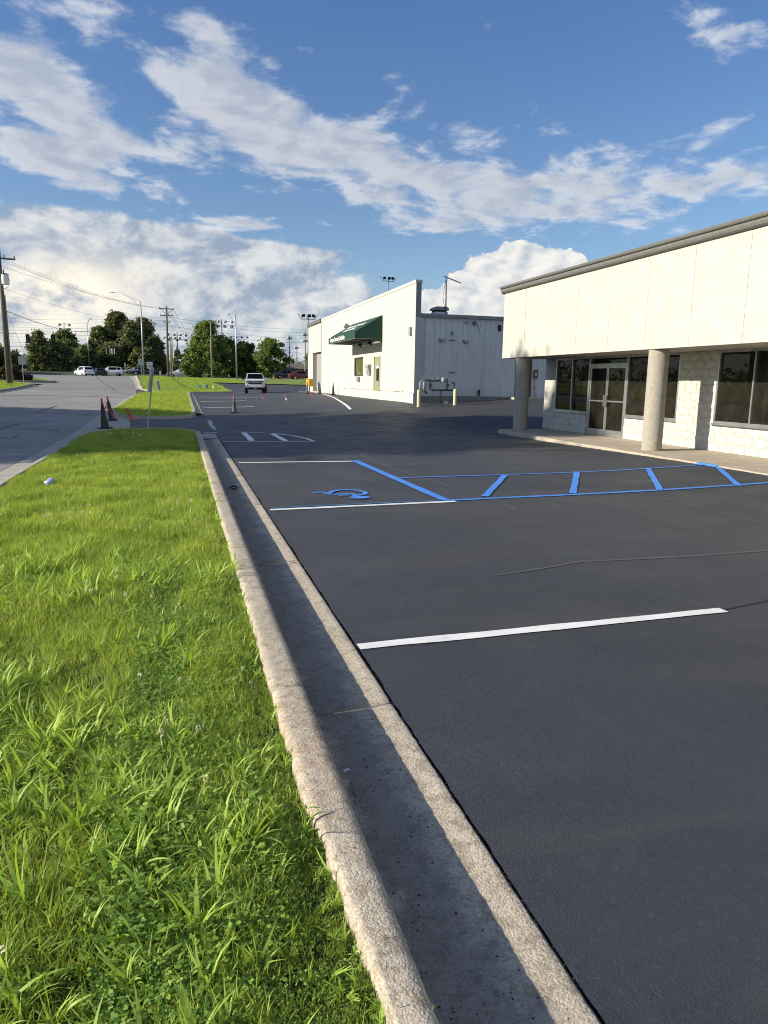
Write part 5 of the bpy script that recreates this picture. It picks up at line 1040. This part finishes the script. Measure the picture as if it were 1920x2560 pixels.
# span wire with signal heads
sA, sB = A_(-60, 832, 104), A_(226, 826, 150); wire('span wire that carries the two traffic signals', sA, sB, .35, .02, 'span wire')
def signal(label, px, py, dep, s_=1.0, rz=0.0):
    p = A_(px, py, dep); t = thing('traffic_signal', label, 'traffic signal', p, rz, 'traffic signals'); t.scale = (s_,)*3; m = MB(); m.box((0, 0, -.55), (.36, .22, 1.07)); b_ = m.build('housing', 'signal_black', t, bevel=.02); m = MB(); m.box((0, .02, -.55), (.56, .02, 1.25)); m.build('backplate', 'signal_black', t)
    m = MB(); m.tube([(0, 0, 0), (0, 0, .9)], .02, 5); m.build('hanger', 'wire', t)
    for k in range(3): m = MB(); m.tube([(0, -.11, -.20-k*.35), (0, -.26, -.21-k*.35)], .13, 12, False); m.build('visor', 'signal_black', b_); m = MB(); m.tube([(0, -.112, -.20-k*.35), (0, -.118, -.20-k*.35)], .10, 12); m.build('lens', 'gray_box' if k < 3 else 'black', b_)
signal('black traffic signal hanging against the pale sky', 69, 837, 108); signal('black traffic signal hanging in front of the dark pines', 132.5, 838, 108, 1.05)
wire('sagging span wire before the dark pines', A_(223, 850, 150), A_(275, 871, 150), .2, .03, 'span wire'); wire('sagging span wire rising from the small signals to the tall lamp', A_(275, 871, 150), A_(353, 822, 150), .5, .03, 'span wire')
for px, lb in ((267, 'leftmost'), (276, 'second'), (281, 'third, pale,'), (287, 'fourth')):
    p = A_(px, 872, 150); t = thing('traffic_signal', f'{lb} small signal head hung before the dark pines', 'traffic signal', p, RAD(40), 'small signals on the sagging wire'); m = MB(); m.box((0, 0, -.5), (.34, .22, 1.05)); m.build('housing', 'white_plastic' if 'third' in lb else 'gray_box', t, bevel=.02); m = MB(); m.box((0, -.12, -.5), (.26, .04, .95)); m.build('visor', 'signal_black', t)

# ================================================================== TREES, SHRUBS
def leaves_mesh(name, centers, sig, per, size, m_, flat=0.0, droop=0.0, seed=0, trunkr=None):
    r = np.random.default_rng(seed); C = np.repeat(np.array(centers), per, axis=0); S = np.repeat(np.array(sig)[:, None] if np.ndim(sig) == 1 else np.array(sig), per, axis=0)
    N = len(C); c = C+r.normal(0, 1, (N, 3))*S*np.array([1, 1, .75]); u = r.normal(0, 1, (N, 3)); u[:, 2] *= (1-flat); u /= np.linalg.norm(u, axis=1)[:, None]
    v = np.cross(u, r.normal(0, 1, (N, 3))*np.array([1-flat*.8, 1-flat*.8, 1])); v /= np.linalg.norm(v, axis=1)[:, None]; s_ = size*r.uniform(.6, 1.4, (N, 1)); a = u*s_; b = v*s_*.45
    V = np.empty((N, 4, 3)); V[:, 0] = c-a; V[:, 1] = c-b; V[:, 2] = c+a; V[:, 3] = c+b; me = bpy.data.meshes.new(name); me.vertices.add(N*4); me.vertices.foreach_set('co', V.ravel())
    me.loops.add(N*4); me.loops.foreach_set('vertex_index', np.arange(N*4)); me.polygons.add(N); me.polygons.foreach_set('loop_start', np.arange(N)*4); me.materials.append(M[m_]); me.update(calc_edges=True); return me
def tree(nm, label, pos, h, w_, style, m_, n=70, per=60, size=.30, seed=1, group='trees beyond the road', crown0=.12, cat='tree'):
    t = thing(nm, label, cat, pos, 0, group); r = random.Random(seed); cs = []; sg_ = []
    R_ = w_/2
    def prof(f):
        if style == 'conifer': return max(.06, (1-f)**.85)
        if style == 'pine': return (.86+.14*math.sin(f*9))*(1-max(0, f-.45)**1.7*2.35)
        if style == 'column': return (.75+.25*math.sin(f*3.1))*(1-max(0, f-.55)**2*3.2)
        return math.sqrt(max(.03, 1-(2*f-.95)**2))
    for i in range(n):
        f = r.random()**(.9 if style != 'conifer' else 1.15); a = r.uniform(0, 6.283); rr = R_*max(.05, prof(f))*(r.random()**.45)*(1+.18*math.sin(3*a+seed)+.12*math.sin(7*f*3+seed*2)); z = h*(crown0+(1-crown0)*f)-h*.02
        cs.append((rr*math.cos(a), rr*math.sin(a), z)); sg_.append(w_*(.062 if style in ('conifer', 'pine') else .060)*r.uniform(.7, 1.5))
    part('crown', leaves_mesh('crown', cs, sg_, per, size, m_, flat=.45 if style in ('pine', 'conifer') else .1, seed=seed), t)
    m = MB(); m.tube([(0, 0, -.3), (R_*.03, 0, h*.35), (0, R_*.03, h*.9)], [h*.022, h*.017, h*.004], 8)
    for i in range(10):
        c = cs[r.randrange(n)]; z = c[2]*.72; m.tube([(0, 0, z), (c[0]*.5, c[1]*.5, z+(c[2]-z)*.4), c], [h*.009, h*.006, h*.002], 5)
    m.build('trunk', 'trunk', t, smooth=True); return t
def tpx(nm, label, x0, x1, yt, dep, style, m_, seed, n=80, per=60, size=.32, **k):
    p = dpos((x0+x1)/2, dep); zt = at_d((x0+x1)/2, yt, dep).z; return tree(nm, label, p, zt-p.z, (x1-x0)/FPX*dep, style, m_, n, per, size, seed, **k)
tpx('pine_tree', 'tallest dark pine at the centre of the big clump behind the cars', 262, 338, 783, 172, 'pine', 'pine_foliage', 3, 230, 110, .34, crown0=.02)
tpx('pine_tree', 'dark pine forming the right shoulder of the big clump', 322, 400, 803, 178, 'pine', 'pine_foliage', 4, 230, 110, .34, crown0=.02); tpx('pine_tree', 'dark pine leaning out at the far right of the clump, beside the lamp', 362, 420, 846, 170, 'pine', 'pine_foliage', 5, 150, 100, .34, crown0=.02)
tpx('pine_tree', 'paler pine at the left slope of the big clump, behind the bent lamp', 222, 284, 822, 168, 'pine', 'conifer_foliage', 6, 190, 100, .34, crown0=.02); tpx('pine_tree', 'low dark pine in the middle of the clump above the black saloon', 240, 320, 862, 162, 'pine', 'pine_foliage', 7, 90, 100, .30, crown0=.0); tpx('pine_tree', 'low spreading pine under the tallest one, behind the white wagon', 180, 250, 868, 158, 'pine', 'conifer_foliage', 8, 90, 90, .30, crown0=.0); tpx('pine_tree', 'low dark pine behind the square grey sign', 320, 392, 872, 160, 'pine', 'pine_foliage', 9, 90, 90, .30, crown0=.0)
tpx('pine_tree', 'dark pine filling the middle of the clump behind the tall lamp', 296, 372, 812, 166, 'pine', 'pine_foliage', 33, 200, 110, .34, crown0=.0)
tpx('spruce_tree', 'pointed pale conifer between the two black traffic signals', 62, 142, 832, 148, 'conifer', 'conifer_foliage', 10, 130, 100, .28, crown0=.0); tpx('round_tree', 'round bright green tree rising behind the right hand signal', 128, 204, 832, 165, 'round', 'dark_broadleaf', 11, 110, 90, .34, crown0=.05); tpx('pine_tree', 'dark conifer below the round green tree at left', 110, 196, 862, 150, 'column', 'pine_foliage', 12, 110, 90, .30, crown0=.0)
tpx('dark_tree', 'dark tree behind the leaning pole at the left edge', -40, 34, 868, 130, 'round', 'pine_foliage', 13, 80, 80, .30, crown0=.0); tpx('dark_tree', 'low dark tree just right of the leaning pole', 20, 62, 882, 140, 'round', 'pine_foliage', 14, 70, 80, .30, crown0=.0); tpx('dark_tree', 'dark tree off to the far left, beyond the leaning pole', -150, -30, 850, 125, 'round', 'pine_foliage', 15, 80, 80, .34, crown0=.0)
tpx('distant_pine', 'small distant pine left of the leafy trees, behind the floodlights', 432, 458, 874, 230, 'pine', 'dark_broadleaf', 16, 60, 60, .34, crown0=.0); tpx('distant_pine', 'small round distant pine touching the tall leafy tree', 452, 486, 874, 235, 'round', 'dark_broadleaf', 17, 60, 60, .34, crown0=.0); tpx('distant_tree', 'low distant tree right behind the tall crossarm pole', 404, 436, 900, 220, 'round', 'dark_broadleaf', 36, 50, 60, .34, crown0=.0)
tpx('leafy_tree', 'tallest leafy green tree behind the bare wooden pole', 480, 564, 806, 150, 'column', 'broadleaf_foliage', 18, 150, 100, .30, crown0=.0); tpx('leafy_tree', 'dark leafy tree between the bare pole and the bright street lamp', 538, 598, 850, 158, 'column', 'dark_broadleaf', 19, 110, 90, .30, crown0=.0)
tpx('leafy_tree', 'broad leafy tree directly behind the white pickup', 578, 644, 857, 152, 'round', 'dark_broadleaf', 20, 120, 85, .30, crown0=.05); tpx('leafy_tree', 'open rounded tree right of the pickup with sky between branches', 640, 712, 846, 150, 'round', 'broadleaf_foliage', 21, 110, 70, .30, crown0=.08); tpx('bright_shrub', 'low bright green shrub by the slanting guy wires', 456, 512, 893, 136, 'round', 'bright_foliage', 22, 80, 80, .28, crown0=.0, cat='shrub')
tpx('leafy_tree', 'small dim tree behind the slim pole next to the far house', 704, 728, 905, 200, 'round', 'conifer_foliage', 23, 40, 60, .32, crown0=.0); tpx('leafy_tree', 'cone shaped dim tree touching the roof of the far house', 722, 742, 897, 210, 'conifer', 'dark_broadleaf', 24, 50, 60, .32, crown0=.0); tpx('leafy_tree', 'tall slim tree half hidden by the edge of the white building', 762, 792, 868, 175, 'column', 'broadleaf_foliage', 25, 60, 60, .32, crown0=.0)
tpx('leafy_tree', 'thin low tree between the broad tree and the far house', 690, 716, 912, 190, 'round', 'dark_broadleaf', 37, 40, 50, .32, crown0=.0)
for i, (x0, x1, yt, lb) in enumerate(((-3, 26, 918, 'dark shrub behind the foot of the leaning pole'), (24, 50, 912, 'tallest brownish shrub between leaning pole and blank sign'), (42, 66, 930, 'brownish shrub behind the post of the blank sign'), (62, 80, 936, 'small shrub at the tip of the left verge'))): tpx('brown_shrub', lb, x0, x1, yt, 74+i, 'round', 'shrub_foliage', 40+i, 60, 70, .10, group='shrubs on the left verge', crown0=-.05, cat='shrub')
# the trees across the street, left of the picture, whose shade crosses the road and the lot
for i, (x, y, h, w__) in enumerate(((-25, 18.6, 14.0, 7.0), (-25.5, 22.2, 17.4, 7.0), (-25, 26.4, 16.9, 7.2), (-25.5, 30.4, 14.6, 6.6), (-24.8, 34.0, 12.6, 6.2))):
    tree('roadside_tree', ['shade tree across the street, nearest the camera', 'tallest shade tree across the street', 'middle shade tree across the street', 'fourth shade tree across the street', 'farthest and lowest shade tree across the street'][i], (x, y, Hs(x, y)), h, w__, 'round', 'dark_broadleaf', 240, 90, .26, 60+i, 'shade trees across the street', crown0=.06)
# hedge-like distant wood closing the horizon
hz = []; r_ = random.Random(5)
for i in range(900):
    a = RAD(r_.uniform(-75, 100)); d = r_.uniform(260, 420); hz.append((d*math.sin(a), d*math.cos(a), 2.4+r_.random()**1.5*6.5))
me = leaves_mesh('distant_wood', hz, [2.6]*len(hz), 26, 1.1, 'dark_broadleaf', seed=77); o = bpy.data.objects.new('distant_wood', me); COL.objects.link(o); o['kind'] = 'stuff'; o['label'] = 'low dark wood closing the horizon'; o['category'] = 'woodland'
# far house with cupola
hp = dpos(739, 165); hs = thing('far_house', 'low tan house with grey hip roof and small cupola beyond the road', 'house', hp, RAD(-12)); m = MB(); m.box((0, 0, .9), (6.6, 6, 2.0)); m.build('wall', 'house_wall', hs)
m = MB(); m.add([(-3.8, -3.5, 1.9), (3.8, -3.5, 1.9), (3.8, 3.5, 1.9), (-3.8, 3.5, 1.9), (-1.2, 0, 3.1), (1.2, 0, 3.1)], [(0, 1, 5, 4), (1, 2, 5), (2, 3, 4, 5), (3, 0, 4), (0, 3, 2, 1)]); rf = m.build('roof', 'roof_shingle', hs)
m = MB(); m.box((.8, 0, 3.2), (.7, .7, .5)); m.add([(.35, -.45, 3.45), (1.25, -.45, 3.45), (1.25, .45, 3.45), (.35, .45, 3.45), (.8, 0, 3.9)], [(0, 1, 4), (1, 2, 4), (2, 3, 4), (3, 0, 4), (3, 2, 1, 0)]); m.build('cupola', 'gray_box', rf)
for u in (-2.3, 1.8): m = MB(); m.box((u, -3.02, 1.25), (1.5, .06, .5)); m.build('window', 'white_plastic', hs)
q = dpos(696, 138); oc = thing('wooden_crate', 'orange brown plywood crate beside the dark parked car', 'crate', q); m = MB()
for k in range(5): m = MB(); m.box((-.8+k*.4, 0, .42), (.38, .9, .85)); m.build('board', 'orange_wood', oc, bevel=.02)

# ================================================================== GRASS
def proto(name, blades, m_, wind=0.0):
    vs = []; fs = []
    for (x, y, L, wd, az_, bend, seg, roll) in blades:
        d = Vector((math.cos(az_), math.sin(az_), 0)); sd = Vector((-math.sin(az_+roll), math.cos(az_+roll), 0)); o = len(vs); p = Vector((x, y, 0)); el_ = RAD(88)-bend*.15
        for i in range(seg+1):
            f = i/seg; ww = wd*(1-f**2.2)*(.6+.4*min(1, f*5)) if seg > 1 else wd*(1-f)
            if i < seg: vs += [tuple(p-sd*ww/2), tuple(p+sd*ww/2)]
            else: vs += [tuple(p)]
            p = p+(d*math.cos(el_)+Vector((0, 0, 1))*math.sin(el_))*(L/seg); el_ -= bend/seg
        for i in range(seg-1): fs.append((o+2*i, o+2*i+1, o+2*i+3, o+2*i+2))
        fs.append((o+2*(seg-1), o+2*(seg-1)+1, o+2*seg))
    me = bpy.data.meshes.new(name); me.from_pydata(vs, [], fs); me.materials.append(M[m_]); return bpy.data.objects.new(name, me)
R = random.Random(11); U = R.uniform
pc = {}
def pcol(nm):
    c = bpy.data.collections.new(nm); pc[nm] = c; return c
def fill(nm, k, fn):
    c = pcol(nm)
    for i in range(k): c.objects.link(fn(i))
fill('short', 4, lambda i: proto('a', [(U(-.06, .06), U(-.06, .06), U(.03, .11), U(.003, .0065), U(0, 6.3), RAD(U(5, 130)), 3, U(-1.2, 1.2)) for _ in range(22)], 'lawn_blade'))
fill('broad', 7, lambda i: proto('b', [(U(-.012, .012), U(-.012, .012), U(.09, .24), U(.009, .018), U(0, 6.3), RAD(U(35, 110)), 6, U(-.4, .4)) for _ in range(R.randint(7, 13))], 'broad_blade'))
fill('long', 3, lambda i: proto('l', [(U(-.05, .05), U(-.05, .05), U(.08, .15), U(.003, .005), U(0, 6.3), RAD(U(30, 100)), 4, U(-.5, .5)) for _ in range(14)], 'broad_blade'))
fill('dry', 2, lambda i: proto('d', [(U(-.07, .07), U(-.07, .07), U(.03, .08), U(.002, .003), U(0, 6.3), RAD(U(60, 130)), 3, U(-.6, .6)) for _ in range(16)], 'dry_blade'))
def clover(i):
    vs = []; fs = []
    for _ in range(22):
        x, y, z = U(-.06, .06), U(-.06, .06), U(.02, .065); tx, ty = U(-.5, .5), U(-.5, .5); a0_ = U(0, 6.3)
        for k in range(3):
            a = a0_+k*2.094; s_ = U(.003, .0052); o = len(vs); cx_, cy_ = x+math.cos(a)*s_, y+math.sin(a)*s_
            for j in range(6): t = j*1.047; px_, py_ = cx_+math.cos(t)*s_, cy_+math.sin(t)*s_; vs.append((px_, py_, z+(px_-x)*tx+(py_-y)*ty))
            fs.append(tuple(range(o, o+6)))
    me = bpy.data.meshes.new('c'); me.from_pydata(vs, [], fs); me.materials.append(M['clover_leaf']); return bpy.data.objects.new('c', me)
fill('clover', 4, clover)
def cflower(i):
    m = MB(); m.tube([(0, 0, 0), (.004, .002, .06)], .0012, 4)
    for _ in range(26):
        v = Vector((R.gauss(0, 1), R.gauss(0, 1), R.gauss(.3, 1))).normalized(); c = Vector((.004, .002, .066))+v*.008; s_ = v.orthogonal().normalized()*.0028; m.add([c-s_, c+v*.007, c+s_], [(0, 1, 2)])
    me = m.mesh('f', 'clover_flower'); return bpy.data.objects.new('f', me)
fill('flower', 2, cflower)
fill('coarse', 3, lambda i: proto('k', [(U(-.25, .25), U(-.25, .25), U(.07, .16), U(.012, .022), U(0, 6.3), RAD(U(20, 90)), 2, U(-.6, .6)) for _ in range(60)], 'lawn_blade'))
def inside(poly, X, Y):
    r = np.zeros(len(X), bool); n = len(poly)
    for i in range(n):
        x1, y1 = poly[i][0], poly[i][1]; x2, y2 = poly[(i+1) % n][0], poly[(i+1) % n][1]
        if y1 == y2: continue
        c = ((Y < y1) != (Y < y2)) & (X < (x2-x1)*(Y-y1)/(y2-y1)+x1); r ^= c
    return r
def scatter(nm, label, cat, col, poly, density, off, smin, smax, box=None, tilt=.25, clump=None, seed=3, free=False):
    r = np.random.default_rng(seed); xs = [p[0] for p in poly]; ys = [p[1] for p in poly]; b = box or (min(xs), max(xs), min(ys), max(ys)); A = (b[1]-b[0])*(b[3]-b[2]); N = int(A*density)
    X = r.uniform(b[0], b[1], N); Y = r.uniform(b[2], b[3], N); k = inside(poly, X, Y); X, Y = X[k], Y[k]
    if clump:
        fx, th = clump; g = np.sin(X*fx+np.sin(Y*fx*.7)*2)+np.sin(Y*fx*1.3+np.sin(X*fx*.6)*2+1)+r.normal(0, .5, len(X)); k = g > th; X, Y = X[k], Y[k]
    N = len(X)
    if not N: return
    kf = np.where((Y < 20) & (X > 0), np.clip((.46-X)/.26, .58, 1), 1.0)
    if free: kf = np.ones(N)
    Z = Hn(X, Y)+off; me = bpy.data.meshes.new(nm); me.vertices.add(N); me.vertices.foreach_set('co', np.c_[X, Y, Z].ravel())
    def at(n_, t, v, key): a = me.attributes.new(n_, t, 'POINT'); a.data.foreach_set(key, v)
    rot = np.c_[r.normal(0, tilt, N), r.normal(0, tilt, N), r.uniform(0, 6.283, N)]; at('rot', 'FLOAT_VECTOR', rot.ravel(), 'vector'); hm = .92+.28*np.sin(X*3.1+2*np.sin(Y*1.7))*np.sin(Y*2.3+1.5*np.sin(X*2.1))+.16*np.sin(X*9+Y*4)*np.sin(Y*8-X*3); kf = kf*hm
    at('sc', 'FLOAT', (r.uniform(smin, smax, N)*kf).astype('f'), 'value')
    o = bpy.data.objects.new(nm, me); COL.objects.link(o); o['kind'] = 'stuff'; o['label'] = label; o['category'] = cat
    g = bpy.data.node_groups.new(nm, 'GeometryNodeTree'); g.interface.new_socket('Geometry', in_out='INPUT', socket_type='NodeSocketGeometry'); g.interface.new_socket('Geometry', in_out='OUTPUT', socket_type='NodeSocketGeometry')
    gi = g.nodes.new('NodeGroupInput'); go = g.nodes.new('NodeGroupOutput'); ip = g.nodes.new('GeometryNodeInstanceOnPoints'); ci = g.nodes.new('GeometryNodeCollectionInfo'); ci.inputs['Collection'].default_value = pc[col]; ci.inputs['Separate Children'].default_value = True; ci.inputs['Reset Children'].default_value = True
    mp_ = g.nodes.new('GeometryNodeMeshToPoints'); ra = g.nodes.new('GeometryNodeInputNamedAttribute'); ra.data_type = 'FLOAT_VECTOR'; ra.inputs[0].default_value = 'rot'; sa = g.nodes.new('GeometryNodeInputNamedAttribute'); sa.data_type = 'FLOAT'; sa.inputs[0].default_value = 'sc'
    g.links.new(gi.outputs[0], mp_.inputs[0]); g.links.new(mp_.outputs[0], ip.inputs['Points']); g.links.new(ci.outputs[0], ip.inputs['Instance']); ip.inputs['Pick Instance'].default_value = True; g.links.new(ra.outputs[0], ip.inputs['Rotation']); g.links.new(sa.outputs[0], ip.inputs['Scale']); g.links.new(ip.outputs[0], go.inputs[0])
    md = o.modifiers.new('scatter', 'NODES'); md.node_group = g; return o
near = [(-2.40, -1), (.45, -1), (.445, 1.6), (.395, 2.4), (.385, 20.2)]+[tuple(p) for p in tip[1:-1]]+[(-2.42, 19)]
scatter('short_grass', 'short green blades of the near verge', 'grass', 'short', near, 950, .06, .7, 1.15, (-2.5, .46, -1, 7), seed=1)
scatter('middle_grass', 'taller pale blades mixed into the middle of the verge', 'grass', 'long', near, 150, .062, .5, 1.0, (-2.5, .40, 4, 22), clump=(2.6, -.2), tilt=.5, seed=21)
scatter('short_grass', 'short green blades on the middle and far part of the near verge', 'grass', 'short', near, 700, .062, .9, 1.3, (-2.5, .45, 7, 23), seed=2)
scatter('clover_patches', 'clover leaves among the near grass', 'clover', 'clover', near, 170, .065, .7, 1.1, (-2.5, .42, -1, 5), clump=(2.2, .2), seed=3); scatter('clover_patches', 'clover leaves along the kerb edge', 'clover', 'clover', near, 620, .070, .8, 1.2, (-.30, .45, -1, 6), seed=4)
scatter('broad_grass', 'broad bright grass tufts in the near verge', 'grass', 'broad', near, 150, .06, .4, 1.1, (-2.5, .42, -1, 6.5), clump=(2.0, -.5), seed=5)
scatter('broad_grass', 'thick patch of broad grass tufts across the near verge', 'grass', 'broad', near, 150, .06, .5, 1.15, (-1.6, .36, 2.0, 4.2), clump=(2.3, -.4), seed=25)
scatter('overhanging_grass', 'grass leaning over the kerb edge', 'grass', 'broad', [(.33, -1), (.46, -1), (.45, 1.8), (.405, 2.6), (.405, 12), (.33, 12)], 130, .085, .30, .80, tilt=.5, seed=26, free=True); scatter('broad_grass', 'scattered broad grass tufts farther along the verge', 'grass', 'broad', near, 46, .06, .35, .8, (-2.5, .42, 6.5, 20), clump=(1.5, -.2), seed=6)
scatter('long_grass', 'longer blades standing out of the near verge', 'grass', 'long', near, 120, .07, .6, 1.05, (-2.5, .42, -1, 12), clump=(1.7, .0), seed=7); scatter('dry_grass', 'dry blades among the grass', 'grass', 'dry', near, 120, .07, .7, 1.1, (-2.5, .42, -1, 8), seed=8)
scatter('edge_grass', 'blades hanging over the kerb edge', 'grass', 'long', [(.30, -1), (.40, -1), (.40, 20), (.30, 20)], 120, .085, .35, .6, tilt=.5, seed=9); scatter('edge_weeds', 'short blades filling the ground along the kerb', 'grass', 'short', near, 900, .07, .8, 1.3, (.0, .45, -1, 7), seed=22)
scatter('clover_flowers', 'small white clover flowers in the near verge', 'clover', 'flower', near, 9, .10, .8, 1.3, (-2.5, .42, -1, 9), clump=(1.3, -.3), seed=10)
scatter('clover_flowers', 'cluster of white clover flowers in the shaded tip of the verge', 'clover', 'flower', [(-2.0, 18.0), (-.9, 18.0), (-.9, 20.5), (-2.0, 20.5)], 14, .075, 1.1, 1.6, seed=12)
isl = [tuple(p) for p in isl_front]+[(.59, 56), (.6, 70), (.3, 74), P2(470, 983), (2.5, 76.3), (5.3, 77.5), (5.0, 88), (4.2, 103), (8.6, 102.6), (8.6, 118), (-5.0, 118)]+[P2(350, 955), P2(356, 973), P2(385, 979), P2(404, 980), P2(385, 984), P2(356, 985)]+[tuple(p) for p in isl_left[1:-1]]
scatter('far_lawn_grass', 'blades of the second lawn beyond the drive', 'grass', 'coarse', isl, 26, .09, .45, .75, (-5, 6, 30, 80), seed=13); scatter('far_lawn_grass', 'blades of the farthest lawn', 'grass', 'coarse', isl, 8, .09, .6, 1.0, (-7, 10, 80, 118), seed=14)
lw1 = [tuple(p) for p in L1pts]+[(-30, 78), (-30, 40), (-13.1, 40)]
scatter('left_verge_grass', 'blades of the verge across the street', 'grass', 'coarse', [(-13.1, 48), (-13.0, 62), (-13.1, 70), (-13.6, 74.5), (-15.5, 76.2), (-26, 76.6), (-26, 48)], 12, .10, .5, .9, seed=15)

# grit, clippings and small stones lying in the gutter and along the asphalt edge
gm_ = MB(); rg = random.Random(31)
def pebble(x, y, z, r_):
    o = Vector((x, y, z)); a = rg.uniform(0, 6.28); p = [o+Vector((math.cos(a+k*2.09)*r_*rg.uniform(.7, 1.3), math.sin(a+k*2.09)*r_*rg.uniform(.7, 1.3), 0)) for k in range(3)]+[o+Vector((0, 0, r_*rg.uniform(.6, 1.1)))]
    gm_.add(p, [(0, 1, 3), (1, 2, 3), (2, 0, 3)])
for i in range(1500):
    y = 1.2+16*rg.random()**1.6; x = .575+abs(rg.gauss(0, .035)) if rg.random() < .6 else (.60+rg.random()*.38)
    pebble(x, y, -.028+.020*max(0, (x-.62)/.38), rg.uniform(.0015, .006))
for i in range(700): y = 1.2+12*rg.random()**1.4; pebble(1.0+rg.gauss(.0, .010), y, -.004, rg.uniform(.0015, .005))
o = gm_.build('gutter_grit', 'soil', kind='stuff'); o['label'] = 'dark grit and tiny stones in the gutter'; o['category'] = 'gravel'
cl = MB()
for i in range(520):
    y = 1.1+11*rg.random()**1.5; x = rg.choice((rg.uniform(.44, .53), rg.uniform(.58, .98), rg.uniform(.58, .68))); z = .149 if x < .55 else -.020+.018*max(0, (x-.62)/.38); a = rg.uniform(0, 3.14); L = rg.uniform(.008, .03); d = Vector((math.cos(a), math.sin(a), 0)); n_ = Vector((-d.y, d.x, 0))*.0012; p = Vector((x, y, z))
    cl.add([p-d*L/2-n_, p-d*L/2+n_, p+d*L/2+n_+Vector((0, 0, .004)), p+d*L/2-n_+Vector((0, 0, .004))], [(0, 1, 2, 3)])
o = cl.build('grass_clippings', 'dry_blade', kind='stuff'); o['label'] = 'dry grass clippings strewn on the kerb and gutter'; o['category'] = 'clippings'
